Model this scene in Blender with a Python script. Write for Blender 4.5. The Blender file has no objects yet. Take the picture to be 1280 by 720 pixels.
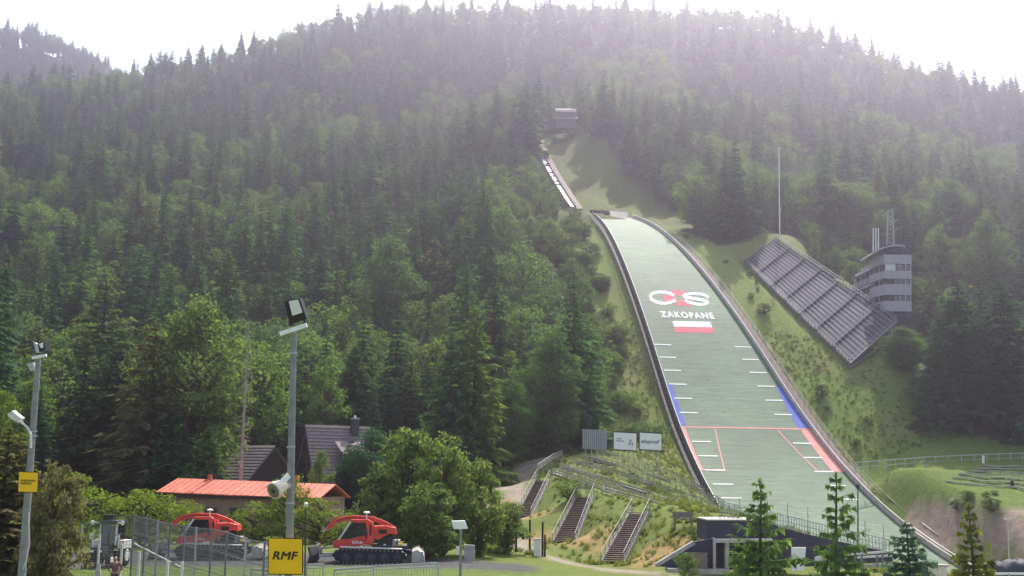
import bpy, math, random
import numpy as np
from mathutils import Vector, Matrix

# ------------------------------------------------------------------ camera, world, sun, exposure
SC = bpy.context.scene
COL = SC.collection
rad = math.radians
CAM_Z = 6.0
F_PX = 1400.0                       # focal length in photo pixels (1280 wide)
PITCH, ROLL = rad(9.39), rad(0.732)
cam_d = bpy.data.cameras.new('camera')
cam_d.sensor_width = 36.0
cam_d.lens = 36.0 * F_PX / 1280.0
cam_d.clip_start, cam_d.clip_end = 0.5, 6000
cam = bpy.data.objects.new('camera', cam_d)
COL.objects.link(cam)
cam.matrix_world = (Matrix.Translation((0, 0, CAM_Z)) @ Matrix.Rotation(rad(90) + PITCH, 4, 'X')
                    @ Matrix.Rotation(ROLL, 4, 'Z'))
SC.camera = cam

SUN_EL, SUN_AZ = rad(50), rad(17)    # azimuth measured from +Y towards +X
w = bpy.data.worlds.new('World')
SC.world = w
w.use_nodes = True
nt = w.node_tree
bg = nt.nodes['Background']
sky = nt.nodes.new('ShaderNodeTexSky')
sky.sky_type = 'NISHITA'
sky.sun_disc = False
sky.sun_elevation = SUN_EL
sky.sun_rotation = SUN_AZ
sky.altitude = 900
sky.air_density = 1.0
sky.dust_density = 4.0
sky.ozone_density = 1.0
hs = nt.nodes.new('ShaderNodeHueSaturation')      # thin white cloud takes most of the blue out
hs.inputs['Saturation'].default_value = 0.68
nt.links.new(sky.outputs[0], hs.inputs['Color'])
nt.links.new(hs.outputs[0], bg.inputs[0])
bg.inputs[1].default_value = 0.15
sun_d = bpy.data.lights.new('sun', 'SUN')
sun_d.energy = 4.0
sun_d.angle = rad(0.5)
sun_d.color = (1.0, 0.93, 0.86)
sun = bpy.data.objects.new('sun', sun_d)
COL.objects.link(sun)
sdir = Vector((math.sin(SUN_AZ) * math.cos(SUN_EL), math.cos(SUN_AZ) * math.cos(SUN_EL), math.sin(SUN_EL)))
sun.rotation_euler = sdir.to_track_quat('Z', 'Y').to_euler()
sun.location = (60, 200, 340)
SC.view_settings.view_transform = 'Standard'
SC.view_settings.look = 'None'
SC.view_settings.exposure = 1.12
SC.view_settings.gamma = 1.0
SC.render.engine = 'CYCLES'
cy = SC.cycles
cy.use_denoising = True
cy.max_bounces = 6
cy.diffuse_bounces = 3
cy.glossy_bounces = 2
cy.transmission_bounces = 3
cy.transparent_max_bounces = 8
cy.volume_bounces = 0
cy.use_adaptive_sampling = True
cy.adaptive_threshold = 0.02

rng = np.random.default_rng(11)
random.seed(5)

# ------------------------------------------------------------------ helpers
_R = np.array(cam.matrix_world.to_3x3())


def at(px, py, D):
    """the point at forward distance D that the photograph shows at pixel (px, py)"""
    v = _R @ np.array([(px - 640) / F_PX, -(py - 360) / F_PX, -1.0])
    return Vector(v * (D / v[1])) + Vector((0, 0, CAM_Z))


def nrm(v):
    v = Vector(v)
    return v.normalized() if v.length > 1e-9 else Vector((0, 0, 1))


def origin_of(o):
    p = Vector((0, 0, 0))
    while o is not None:
        p += o.location
        o = o.parent
    return p


class MB:
    def __init__(self):
        self.v, self.f = [], []

    def add(self, vs, fs):
        b = len(self.v)
        self.v += [tuple(p) for p in vs]
        self.f += [tuple(i + b for i in f) for f in fs]
        return self

    def box(self, c, s, m=None):
        x, y, z = s[0] / 2, s[1] / 2, s[2] / 2
        vs = [Vector((i * x, j * y, k * z)) for i in (-1, 1) for j in (-1, 1) for k in (-1, 1)]
        if m is not None:
            vs = [m @ p for p in vs]
        c = Vector(c)
        return self.add([p + c for p in vs],
                        [(0, 1, 3, 2), (4, 6, 7, 5), (0, 4, 5, 1), (2, 3, 7, 6), (0, 2, 6, 4), (1, 5, 7, 3)])

    def bar(self, a, b, w, h=None, up=(0, 0, 1)):
        a, b = Vector(a), Vector(b)
        h = w if h is None else h
        d = nrm(b - a)
        s = d.cross(Vector(up))
        s = nrm(s) if s.length > 1e-5 else nrm(d.cross(Vector((0, 1, 0))))
        u = nrm(s.cross(d))
        vs = []
        for p in (a, b):
            for i, j in ((-1, -1), (1, -1), (1, 1), (-1, 1)):
                vs.append(p + s * (w / 2 * i) + u * (h / 2 * j))
        return self.add(vs, [(3, 2, 1, 0), (4, 5, 6, 7), (0, 1, 5, 4), (1, 2, 6, 5), (2, 3, 7, 6), (3, 0, 4, 7)])

    def tube(self, a, b, r0, r1=None, n=8, caps=True):
        a, b = Vector(a), Vector(b)
        r1 = r0 if r1 is None else r1
        d = nrm(b - a)
        s = d.cross(Vector((0, 0, 1)))
        s = nrm(s) if s.length > 1e-4 else Vector((1, 0, 0))
        u = s.cross(d)
        vs = []
        for p, r in ((a, r0), (b, r1)):
            for k in range(n):
                t = 2 * math.pi * k / n
                vs.append(p + s * (r * math.cos(t)) + u * (r * math.sin(t)))
        fs = [(k, (k + 1) % n, n + (k + 1) % n, n + k) for k in range(n)]
        if caps:
            fs += [tuple(range(n))[::-1], tuple(range(n, 2 * n))]
        return self.add(vs, fs)

    def path(self, pts, r, n=6):
        for a, b in zip(pts[:-1], pts[1:]):
            self.tube(a, b, r, r, n)
        return self

    def prism(self, pts, ext):
        ext = Vector(ext)
        pts = [Vector(p) for p in pts]
        n = len(pts)
        vs = pts + [p + ext for p in pts]
        fs = [tuple(range(n))[::-1], tuple(range(n, 2 * n))]
        fs += [(k, (k + 1) % n, n + (k + 1) % n, n + k) for k in range(n)]
        return self.add(vs, fs)

    def lathe(self, a, d, prof, n=16):
        """prof: list of (distance along d, radius)"""
        a, d = Vector(a), nrm(d)
        s = d.cross(Vector((0, 0, 1)))
        s = nrm(s) if s.length > 1e-4 else Vector((1, 0, 0))
        u = s.cross(d)
        vs, fs = [], []
        for (q, r) in prof:
            for k in range(n):
                t = 2 * math.pi * k / n
                vs.append(a + d * q + s * (r * math.cos(t)) + u * (r * math.sin(t)))
        for i in range(len(prof) - 1):
            for k in range(n):
                fs.append((i * n + k, i * n + (k + 1) % n, (i + 1) * n + (k + 1) % n, (i + 1) * n + k))
        fs += [tuple(range(n))[::-1], tuple(range((len(prof) - 1) * n, len(prof) * n))]
        return self.add(vs, fs)

    def mesh(self, name, mat, o=Vector((0, 0, 0)), smooth=False):
        me = bpy.data.meshes.new(name)
        me.from_pydata([(p[0] - o.x, p[1] - o.y, p[2] - o.z) for p in self.v], [], self.f)
        me.validate()
        if mat is not None:
            me.materials.append(mat)
        if smooth:
            for p in me.polygons:
                p.use_smooth = True
        return me

    def build(self, name, mat, parent=None, smooth=False, local=False):
        o = Vector((0, 0, 0)) if (local or parent is None) else origin_of(parent)
        ob = bpy.data.objects.new(name, self.mesh(name, mat, o, smooth))
        COL.objects.link(ob)
        ob.parent = parent
        return ob


def tag(o, label=None, cat=None, group=None, kind=None):
    if label:
        o['label'] = label
    if cat:
        o['category'] = cat
    if group:
        o['group'] = group
    if kind:
        o['kind'] = kind
    return o


def thing(name, loc, label, cat, group=None, rz=0.0):
    o = bpy.data.objects.new(name, None)
    o.empty_display_size = 0.3
    COL.objects.link(o)
    o.location = loc
    o.rotation_euler = (0, 0, rz)
    return tag(o, label, cat, group)


def inst(name, me, parent, loc=(0, 0, 0), rot=(0, 0, 0), scale=(1, 1, 1)):
    o = bpy.data.objects.new(name, me)
    COL.objects.link(o)
    o.parent = parent
    o.location, o.rotation_euler, o.scale = loc, rot, scale
    return o


def copy_tree(o, parent=None):
    c = o.copy()
    COL.objects.link(c)
    c.parent = parent
    for ch in list(o.children):
        copy_tree(ch, c)
    return c


# ------------------------------------------------------------------ materials
def new_mat(name):
    m = bpy.data.materials.new(name)
    m.use_nodes = True
    t = m.node_tree
    return m, t, t.nodes['Principled BSDF']


def mat(name, col, rough=0.7, var=0.25, scale=3.0, bump=0.0, metal=0.0, stretch=(1, 1, 1), spec=0.3):
    """plain surface with grain: colour varied by two noise octaves, optional relief"""
    m, t, b = new_mat(name)
    tc = t.nodes.new('ShaderNodeTexCoord')
    mp = t.nodes.new('ShaderNodeMapping')
    mp.inputs['Scale'].default_value = stretch
    t.links.new(tc.outputs['Object'], mp.inputs[0])
    nz = t.nodes.new('ShaderNodeTexNoise')
    nz.inputs['Scale'].default_value = scale
    nz.inputs['Detail'].default_value = 6
    nz.inputs['Roughness'].default_value = 0.65
    t.links.new(mp.outputs[0], nz.inputs['Vector'])
    mx = t.nodes.new('ShaderNodeMix')
    mx.data_type = 'RGBA'
    c = Vector(col)
    mx.inputs[6].default_value = (*(c * (1 - var)), 1)
    mx.inputs[7].default_value = (*[min(1, x) for x in c * (1 + var)], 1)
    mr = t.nodes.new('ShaderNodeMapRange')
    mr.inputs[1].default_value, mr.inputs[2].default_value = 0.3, 0.7
    t.links.new(nz.outputs[0], mr.inputs[0])
    t.links.new(mr.outputs[0], mx.inputs[0])
    t.links.new(mx.outputs[2], b.inputs['Base Color'])
    b.inputs['Roughness'].default_value = rough
    b.inputs['Metallic'].default_value = metal
    b.inputs['Specular IOR Level'].default_value = spec
    if bump:
        bp = t.nodes.new('ShaderNodeBump')
        bp.inputs['Strength'].default_value = bump
        bp.inputs['Distance'].default_value = 0.05
        t.links.new(nz.outputs[0], bp.inputs['Height'])
        t.links.new(bp.outputs[0], b.inputs['Normal'])
    return m


def leaf_mat(name, cols, trans=0.4, clump=0.35):
    """foliage: one hue per plant out of cols, varied from clump to clump, thin enough to let light through"""
    m, t, b = new_mat(name)
    t.nodes.remove(b)
    out = t.nodes['Material Output']
    oi = t.nodes.new('ShaderNodeObjectInfo')
    cr = t.nodes.new('ShaderNodeValToRGB')
    cr.color_ramp.interpolation = 'LINEAR'
    e = cr.color_ramp.elements
    while len(e) < len(cols):
        e.new(0.5)
    for k, c in enumerate(cols):
        e[k].position = k / max(1, len(cols) - 1)
        e[k].color = (*c, 1)
    t.links.new(oi.outputs['Random'], cr.inputs[0])
    tc = t.nodes.new('ShaderNodeTexCoord')
    nz = t.nodes.new('ShaderNodeTexNoise')
    nz.inputs['Scale'].default_value = 0.9
    nz.inputs['Detail'].default_value = 5
    nz.inputs['Roughness'].default_value = 0.7
    t.links.new(tc.outputs['Object'], nz.inputs['Vector'])
    mr = t.nodes.new('ShaderNodeMapRange')
    mr.inputs[1].default_value, mr.inputs[2].default_value = 0.3, 0.7
    mr.inputs[3].default_value, mr.inputs[4].default_value = 1 - clump, 1 + clump
    t.links.new(nz.outputs[0], mr.inputs[0])
    mul = t.nodes.new('ShaderNodeVectorMath')
    mul.operation = 'SCALE'
    t.links.new(cr.outputs[0], mul.inputs[0])
    t.links.new(mr.outputs[0], mul.inputs['Scale'])
    d = t.nodes.new('ShaderNodeBsdfDiffuse')
    tr = t.nodes.new('ShaderNodeBsdfTranslucent')
    yel = t.nodes.new('ShaderNodeVectorMath')
    yel.operation = 'MULTIPLY'
    yel.inputs[1].default_value = (1.15, 1.25, 0.6)
    t.links.new(mul.outputs[0], d.inputs[0])
    t.links.new(mul.outputs[0], yel.inputs[0])
    t.links.new(yel.outputs[0], tr.inputs[0])
    ms = t.nodes.new('ShaderNodeMixShader')
    ms.inputs[0].default_value = trans
    t.links.new(d.outputs[0], ms.inputs[1])
    t.links.new(tr.outputs[0], ms.inputs[2])
    t.links.new(ms.outputs[0], out.inputs['Surface'])
    return m


M = {}
M['spruce'] = leaf_mat('spruce_needles', [(0.042, 0.096, 0.060), (0.065, 0.135, 0.070), (0.101, 0.166, 0.062), (0.047, 0.114, 0.083), (0.130, 0.153, 0.065), (0.057, 0.127, 0.065), (0.078, 0.146, 0.060)], .36, .45)
M['larch'] = leaf_mat('larch_needles', [(0.126, 0.180, 0.048), (0.138, 0.186, 0.054)], .45, .35)
M['brown_spruce'] = leaf_mat('brownish_needles', [(.150, .138, .075), (.165, .150, .080)], .4, .4)
M['young_spruce'] = leaf_mat('young_spruce_needles', [(0.133, 0.210, 0.077), (0.147, 0.224, 0.073)], .4, .5)
M['blue_spruce'] = leaf_mat('blue_spruce_needles', [(0.106, 0.175, 0.122), (0.119, 0.188, 0.131)], .35, .45)
M['yellow_spruce'] = leaf_mat('yellow_spruce_needles', [(.15, .165, .035), (.16, .17, .04)], .4, .5)
M['broad'] = leaf_mat('broadleaf_leaves', [(0.078, 0.142, 0.050), (0.114, 0.180, 0.060), (0.138, 0.198, 0.054), (0.090, 0.156, 0.072), (0.150, 0.192, 0.066)], .45, .4)
M['bright'] = leaf_mat('bright_leaves', [(.150, .200, .035), (.165, .21, .042)], .45, .35)
M['willow'] = leaf_mat('willow_leaves', [(.130, .180, .066), (.150, .195, .070)], .45, .55)
M['under'] = leaf_mat('undergrowth_leaves', [(.080, .120, .034), (.115, .145, .040), (.135, .145, .048), (.070, .115, .04)], .4, .4)
M['blades'] = leaf_mat('grass_blades', [(.125, .165, .040), (.155, .175, .050), (.19, .18, .075), (.11, .16, .04)], .45, .3)
M['bark'] = mat('bark', (.085, .066, .052), .95, .4, 4, .6, stretch=(1, 1, .25))
M['greybark'] = mat('dead_bark', (.24, .22, .20), .95, .3, 4, .4)
M['galv'] = mat('galvanised_steel', (.36, .37, .38), .5, .2, 5, 0, .35)
M['pole'] = mat('concrete_pole', (.22, .22, .22), .85, .22, 4, .3)
M['white'] = mat('white_paint', (.74, .74, .72), .55, .12, 4)
M['offwhite'] = mat('weathered_white', (.56, .54, .50), .7, .2, 3, .1)
M['cream'] = mat('cream_plastic', (.62, .56, .44), .55, .15, 5)
M['black'] = mat('black_plastic', (.018, .018, .02), .5, .3, 6)
M['rubber'] = mat('rubber_track', (.022, .022, .024), .75, .4, 6, .3)
M['dark'] = mat('dark_steel', (.045, .046, .05), .6, .3, 6)
M['glass'] = mat('dark_glass', (.012, .015, .02), .08, .2, 2, spec=.6)
M['lens'] = mat('lamp_glass', (.72, .72, .68), .25, .1, 5)
M['red'] = mat('red_paint', (.56, .036, .022), .4, .32, 1.7, spec=.5)
M['yellow'] = mat('yellow_sign', (.86, .50, .0), .45, .05, 2)
M['ink'] = mat('sign_ink', (.02, .018, .016), .6, .1, 5)
M['greyink'] = mat('grey_ink', (.16, .15, .16), .6, .2, 5)
M['navy'] = mat('dark_plastered_wall', (.052, .050, .068), .85, .18, 1.2, .15)
M['concrete'] = mat('concrete', (.34, .32, .29), .9, .25, 1.5, .3)
M['wood'] = mat('weathered_wood', (.19, .155, .125), .9, .35, 5, .4, stretch=(.3, .3, 3))
M['steps'] = mat('stair_boards', (.25, .195, .165), .9, .35, 4, .4)
M['railing'] = mat('pale_railing', (.27, .26, .22), .7, .25, 5)
M['darkwood'] = mat('dark_timber', (.030, .019, .017), .85, .35, 3, .4)
M['roofgrey'] = mat('grey_roof', (.17, .14, .14), .85, .25, 3, .3)
M['roofred'] = mat('salmon_red_roof', (.52, .13, .075), .7, .28, 1.1, .15, stretch=(1, .3, 1))
M['plaster'] = mat('brown_plaster', (.25, .155, .11), .9, .2, 2, .1)
M['tower'] = mat('tower_facade', (.33, .30, .33), .8, .12, 1, .1)
M['standgrey'] = mat('stand_steel', (.036, .038, .052), .8, .3, 2)
M['standline'] = mat('stand_rails', (.15, .155, .18), .6, .2, 3)
M['skin'] = mat('skin', (.48, .28, .21), .6, .1, 6)
M['shirt'] = mat('dusky_pink_jacket', (.22, .13, .13), .9, .2, 8)
M['trousers'] = mat('grey_trousers', (.07, .07, .09), .9, .2, 8)
M['hair'] = mat('grey_hair', (.30, .27, .25), .8, .3, 20)
M['heap'] = mat('dark_tarpaulin', (.045, .048, .062), .7, .35, 5, .6)
M['pink'] = mat('pink_mat', (.60, .26, .22), .85, .15, 1.5, .2)
M['flagred'] = mat('red_mat', (.55, .10, .13), .85, .15, 1.5, .2)
M['blue'] = mat('blue_mat', (.075, .12, .42), .85, .2, 1.5, .2)
M['line'] = mat('white_mat_line', (.70, .72, .68), .8, .1, 2)
M['inrunwhite'] = mat('white_inrun_track', (.60, .60, .61), .5, .08, 2)
M['inrunbrown'] = mat('brown_inrun_boards', (.21, .165, .15), .9, .3, 2, .2)
M['palewall'] = mat('pale_wall_boards', (.58, .49, .44), .85, .25, 1.5, .2)
M['wire'] = mat('wire_mesh', (.13, .135, .14), .6, .15, 5)
M['tierline'] = mat('tier_rails', (.20, .205, .235), .7, .2, 3)
M['wallgrey'] = mat('left_wall_boards', (.10, .10, .108), .8, .3, 2, .2)

# ------------------------------------------------------------------ the hill: profile of the landing slope
TH = 0.12748
KX, KY, KZ = 42.97, 205.71, 8.65 + CAM_Z
A_ = np.array([math.sin(TH), -math.cos(TH)])       # downhill, in plan
R_ = np.array([math.cos(TH), math.sin(TH)])        # to the right, in plan
_up = np.array([(-116, 66.2), (-112, 64.9), (-104, 62.4), (-96, 59.5), (-88, 56.2), (-80, 52.6), (-72, 48.6), (-64, 44.1), (-56, 39.3),
                (-48, 34.3), (-40, 29.0), (-32, 23.4), (-24, 17.6), (-16, 11.5), (-8, 5.6), (0, 0)])
_pc = np.polyfit(_up[:, 0], _up[:, 1], 7)
_s = np.linspace(0, 88, 177)
_ang = np.maximum(0.5918 - 0.00672 * _s, 0)
_dn_t = np.concatenate([[0], np.cumsum(np.cos(_ang[:-1]) * (_s[1] - _s[0]))])
_dn_z = np.concatenate([[0], -np.cumsum(np.sin(_ang[:-1]) * (_s[1] - _s[0]))])
T0, T1 = -112.0, 64.0


def prof(t):
    t = np.asarray(t, float)
    return np.where(t < 0, np.polyval(_pc, np.clip(t, -116, 0)), np.interp(t, _dn_t, _dn_z))


def hw(t):
    t = np.asarray(t, float)
    return np.where(t < 0, 12.4 + (12.4 - 5.7) / 112.0 * np.maximum(t, -116), 12.4 + 0.045 * t)


def J(t, off, dz=0.0):
    return Vector((KX + A_[0] * t + R_[0] * off, KY + A_[1] * t + R_[1] * off, KZ + float(prof(t)) + dz))


def to_J(X, Y):
    dx, dy = X - KX, Y - KY
    return dx * A_[0] + dy * A_[1], dx * R_[0] + dy * R_[1]


def t_at_s(s):
    """horizontal distance for a surface distance s measured from the K line (distance marks: s = metres - 125)"""
    ts = np.linspace(-116, 64, 721)
    zs = prof(ts)
    ds = np.concatenate([[0], np.cumsum(np.hypot(np.diff(ts), np.diff(zs)))])
    ds -= np.interp(0, ts, ds)
    return float(np.interp(s, ds, ts))


# inrun: the track's plan line, met by the photograph's pixels
IN0 = np.array([17.9, 317.0])
IN_PHI = rad(9.0)


def inrun_pt(px, py):
    v = _R @ np.array([(px - 640) / F_PX, -(py - 360) / F_PX, -1.0])
    a = v[0] / v[1]
    tn = math.tan(IN_PHI)
    D = (IN0[0] + IN0[1] * tn) / (a + tn)
    return at(px, py, D)


INRUN = [inrun_pt(*p) for p in ((718, 259.5), (711, 250), (704, 239), (697, 228), (689.6, 216), (682, 202), (675, 187), (669, 172))]

# ------------------------------------------------------------------ terrain: control points, then earthworks
CP = []


def cp(px, py, D):
    p = at(px, py, D)
    CP.append((p.x, p.y, p.z))


def cz(X, Y, z):
    CP.append((X, Y, z))


def cpx(px, D, z):
    CP.append((at(px, 360, D).x, D, z))


for X in (-130, -90, -60, -38, -18):
    for Y in (-60, 0, 40, 76, 98):
        cz(X, Y, 0.0)
for X in (0, 25, 50, 90, 140):
    for Y in (-60, 0, 40):
        cz(X, Y, 0.0)
for X, Y, z in ((0, 66, 0), (0, 76, -.1), (-5, 88, -.3), (20, 66, -.6), (40, 66, -1.0), (70, 70, -1.5), (110, 80, -2.0), (2, 92, -.8), (10, 90, -1.5), (18, 88, -1.7), (28, 84, -1.8), (45, 84, -2.0),
                (60, 92, -2.6), (80, 110, -4), (110, 120, -4), (62, 130, -5), (-60, 115, .5), (-35, 115, .6), (-14, 112, .4), (-80, 128, 2.5), (-45, 130, 2.2), (-20, 130, 2.2), (-4, 118, .5),
                (-60, 150, 5), (-30, 150, 5), (-12, 148, 4.8), (-90, 160, 8)):
    cz(X, Y, z)
# embankment with the three stairs, terraces, billboards, path
TERR = [[(690, 597, 138), (728, 608, 134), (770, 622, 130), (835, 640, 128), (885, 652, 126)],
        [(700, 590, 145), (742, 603, 142), (800, 622, 139), (862, 640, 138), (905, 648, 138)],
        [(716, 583, 152), (755, 593, 150), (812, 611, 148), (872, 631, 150), (925, 643, 150)],
        [(727, 576, 158), (770, 587, 157), (825, 604, 157), (880, 624, 160), (905, 634, 165)],
        [(745, 571, 162), (790, 582, 163), (840, 600, 166), (880, 618, 172)]]
for row in TERR:
    for p in row:
        cp(p[0], p[1] + 1, p[2])
for p in ((703, 677, 112), (728, 620, 122), (765, 702, 100), (798, 640, 110), (653, 646, 128), (675, 601, 140), (690, 680, 108), (745, 690, 104), (810, 702, 96), (760, 628, 117), (830, 646, 108),
          (700, 612, 131), (860, 655, 101), (690, 572, 160), (735, 568, 166), (780, 572, 170), (815, 578, 172), (640, 610, 150),
          (650, 580, 168), (660, 690, 97), (630, 640, 128)):
    cp(*p)
STAIRS = [((691, 678), (719, 678.5), (721, 619.5), (741, 620), 111.6, 122), ((752, 703), (780, 703.5), (788, 640), (810, 640.5), 99.6, 110), ((645, 646), (664, 646), (669.5, 600), (686, 600), 127.6, 140)]
for X, Y, z in ((24, 100, .2), (34, 100, -2), (44, 104, -4), (54, 112, -6), (40, 118, -3), (28, 112, .8)):
    cz(X, Y, z)
_h = at(707, 151, 392)
cz(_h.x, 390, _h.z - 3.5)
cz(_h.x - 14, 390, _h.z - 6)
cz(_h.x + 18, 392, _h.z - 6)
# scree bank and meadow on the right
for p in ((1150, 694, 154), (1215, 698, 150), (1280, 700, 148), (1360, 700, 148), (1130, 622, 167), (1180, 632, 164), (1230, 640, 161), (1290, 642, 159), (1370, 640, 161), (1070, 588, 188), (1110, 585, 191), (1160, 581, 194),
          (1220, 577.5, 195), (1285, 575.5, 196), (1380, 573.5, 197), (1150, 600, 179), (1240, 604, 176), (1330, 604, 176), (1100, 600, 182)):
    cp(*p)
# jump corridor flanks
for t in (-100, -80, -60, -40, -20, 0, 15):
    for off in (-24, -15):
        if not (t > 5):
            p = J(t, off)
            cz(p.x, p.y, p.z - (2.2 if t < -5 else .8))
    for off in (17, 24):
        p = J(t, off)
        cz(p.x, p.y, p.z - 1.2 + (0 if t < -20 else (off - 17) * .1))
for t, off, dz in ((-74, 38, 3), (-45, 40, 4.5), (-18, 42, 3)):
    p = J(t, off)
    cz(p.x, p.y, p.z + dz)
# mountain
for px in (-200, -60, 60, 180, 320, 450, 560):
    lo = 1.0
    for D, z in ((200, 15), (250, 34), (300, 56), (350, 80), (400, 105), (450, 130), (500, 155)):
        cpx(px, D, z * lo)
for px in (600, 680):
    for D, z in ((200, 21), (250, 45), (300, 72)):
        cpx(px, D, z)
for px, z in ((560, 112), (640, 124), (720, 129), (800, 122), (900, 114), (1000, 108)):
    cpx(px, 400, z)
for px, k in ((820, 1.0), (920, .98), (1040, .95), (1160, .9), (1280, .85), (1420, .78)):
    for D, z in ((350, 92), (450, 143), (520, 180)):
        cpx(px, D, z * k)
for px, D, z in ((1180, 240, 20), (1290, 240, 20), (1420, 240, 20), (1180, 300, 56), (1300, 300, 52), (1420, 300, 50), (1080, 270, 42)):
    cpx(px, D, z)
for px, y, D in ((-300, 75, 640), (-150, 85, 620), (0, 92, 600), (80, 92, 610), (150, 88, 640), (210, 78, 600), (300, 50, 620), (400, 22, 640), (490, 6, 650), (600, 6, 660), (700, 2, 660), (800, 6, 660),
                 (880, 8, 650), (960, 12, 640), (1040, 34, 620), (1120, 68, 600), (1200, 92, 580), (1280, 112, 560), (1400, 150, 540), (1560, 190, 520)):
    a = at(px, y, D)
    cz(a.x, D, a.z - 15)
    cz(a.x * (D + 170) / D, D + 170, a.z - 75)
    cz(a.x * (D + 420) / D, D + 420, a.z - 150)
for px, y in ((-260, 74), (-120, 62), (0, 60), (50, 54), (110, 80), (160, 110), (230, 180)):
    a = at(px, y, 930)
    cz(a.x, 930, a.z - 15)
CP = np.array(CP)


class RBF:
    def __init__(s, P, smooth=0.4):
        s.c = P[:, :2] / 100.0
        n = len(P)
        d2 = ((s.c[:, None] - s.c[None]) ** 2).sum(-1)
        K = s.phi(d2) + np.eye(n) * smooth * 1e-3
        Q = np.hstack([np.ones((n, 1)), s.c])
        Amat = np.block([[K, Q], [Q.T, np.zeros((3, 3))]])
        s.w = np.linalg.solve(Amat, np.concatenate([P[:, 2], np.zeros(3)]))

    @staticmethod
    def phi(d2):
        return 0.5 * d2 * np.log(d2 + 1e-9)

    def __call__(s, X, Y):
        X, Y = np.asarray(X, float), np.asarray(Y, float)
        q = np.stack([X.ravel(), Y.ravel()], -1) / 100.0
        out = np.zeros(len(q))
        for i in range(0, len(q), 8192):
            b = q[i:i + 8192]
            d2 = ((b[:, None] - s.c[None]) ** 2).sum(-1)
            out[i:i + 8192] = s.phi(d2) @ s.w[:-3] + s.w[-3] + b @ s.w[-2:]
        return out.reshape(X.shape)


_rbf = RBF(CP)


def smooth01(x):
    x = np.clip(x, 0, 1)
    return x * x * (3 - 2 * x)


def lumps(X, Y):
    return (0.22 * np.sin(X * .31 + 1.3 * np.sin(Y * .17)) * np.cos(Y * .27 + .8 * np.sin(X * .21)) + 0.12 * np.sin(X * .9 + Y * .6) * np.cos(Y * .83 - X * .3))


_ip = np.array([(p.x, p.y, p.z) for p in INRUN])


def ground(X, Y):
    X, Y = np.asarray(X, float), np.asarray(Y, float)
    z = _rbf(X, Y)
    z = z + lumps(X, Y) * smooth01((Y - 95) / 30) * 1.2
    t, off = to_J(X, Y)
    bk_ = smooth01((X - 58) / 6) * (1 - smooth01((Y - 178) / 6)) * smooth01((Y - 144) / 6) * smooth01((2.8 - z) / 1.5)
    z = z + bk_ * (.3 * np.sin(X * 1.1 + 1.7 * np.sin(Y * .35)) * np.cos(Y * .5 + X * .2) + .15 * np.sin(X * 2.3 + Y))
    # the cut and fill of the landing slope
    h = hw(t)
    edge = np.maximum(np.abs(off) - h, 0)
    k = 1 - smooth01(edge / np.where(off < 0, 5.0, 7.0))
    k = k * smooth01((t + 122) / 8) * (1 - smooth01((t - 58) / 14))
    zj = KZ + prof(t) - 0.55 - np.where(off < 0, 1.0, .5) * smooth01(edge / 2.5)
    z = z * (1 - k) + zj * k
    # the inrun's own bank
    D = np.clip(Y, _ip[0, 1] - 1, _ip[-1, 1] + 4)
    ix = np.interp(D, _ip[:, 1], _ip[:, 0])
    iz = np.interp(D, _ip[:, 1], _ip[:, 2])
    e = np.abs(X - ix - 2)
    k2 = (1 - smooth01((e - 4) / 16)) * smooth01((Y - 306) / 10) * (1 - smooth01((Y - _ip[-1, 1] - 1) / 14))
    z = z * (1 - k2) + (iz - 1.6 - np.clip(X - ix, 0, 30) * .1) * k2
    return z


def on_quad(X, Y, a, b, c, margin):
    """plane through a (origin), b (v axis) and c (u axis); weight 1 inside, fading over margin metres"""
    ux, uy, vx, vy = c.x - a.x, c.y - a.y, b.x - a.x, b.y - a.y
    det = ux * vy - uy * vx
    u = ((X - a.x) * vy - (Y - a.y) * vx) / det
    v = (ux * (Y - a.y) - uy * (X - a.x)) / det
    lu, lv = math.hypot(ux, uy), math.hypot(vx, vy)
    d = np.hypot(np.maximum(np.maximum(-u, u - 1), 0) * lu, np.maximum(np.maximum(-v, v - 1), 0) * lv)
    uc, vc = np.clip(u, -.05, 1.05), np.clip(v, -.1, 1.1)
    return a.z + (c.z - a.z) * uc + (b.z - a.z) * vc, 1 - smooth01(d / margin)


STAND = (at(930, 327, 280), at(1063, 455, 225), at(969, 298, 284), at(1121, 402, 231))
_ground0 = ground


def ground(X, Y):
    X, Y = np.asarray(X, float), np.asarray(Y, float)
    z = _ground0(X, Y)
    for bl, br, tl, tr, D0, D1 in STAIRS:
        zp, k = on_quad(X, Y, at(*bl, D0), at(*br, D0), at(*tl, D1), 2.2)
        z = z * (1 - k) + (zp - .35) * k
    zp, k = on_quad(X, Y, STAND[0], STAND[2], STAND[1], 5.0)
    return np.where(k > 0, z * (1 - k) + np.minimum(z, zp - 1.2) * k, z)


def gz(X, Y):
    return float(ground(np.array([X]), np.array([Y]))[0])


def axis_lines(parts):
    out = []
    for a, b, st in parts:
        out.append(np.arange(a, b, st))
    return np.unique(np.concatenate(out + [[parts[-1][1]]]))


gx = axis_lines([(-1100, -420, 40), (-420, -90, 9), (-90, -10, 3), (-10, 120, 1.25), (120, 420, 9), (420, 1100, 40)])
gy = axis_lines([(-120, 50, 17), (50, 90, 4), (90, 240, 1.25), (240, 330, 3), (330, 720, 8), (720, 1400, 34)])
GX, GY = np.meshgrid(gx, gy)
GZ = ground(GX, GY)


def inside(poly, X, Y):
    r = np.zeros(np.shape(X), bool)
    n = len(poly)
    for i in range(n):
        x0, y0 = poly[i]
        x1, y1 = poly[(i + 1) % n]
        c = (y0 > Y) != (y1 > Y)
        r ^= c & (X < (x1 - x0) * (Y - y0) / ((y1 - y0) if y1 != y0 else 1e-9) + x0)
    return r


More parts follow.
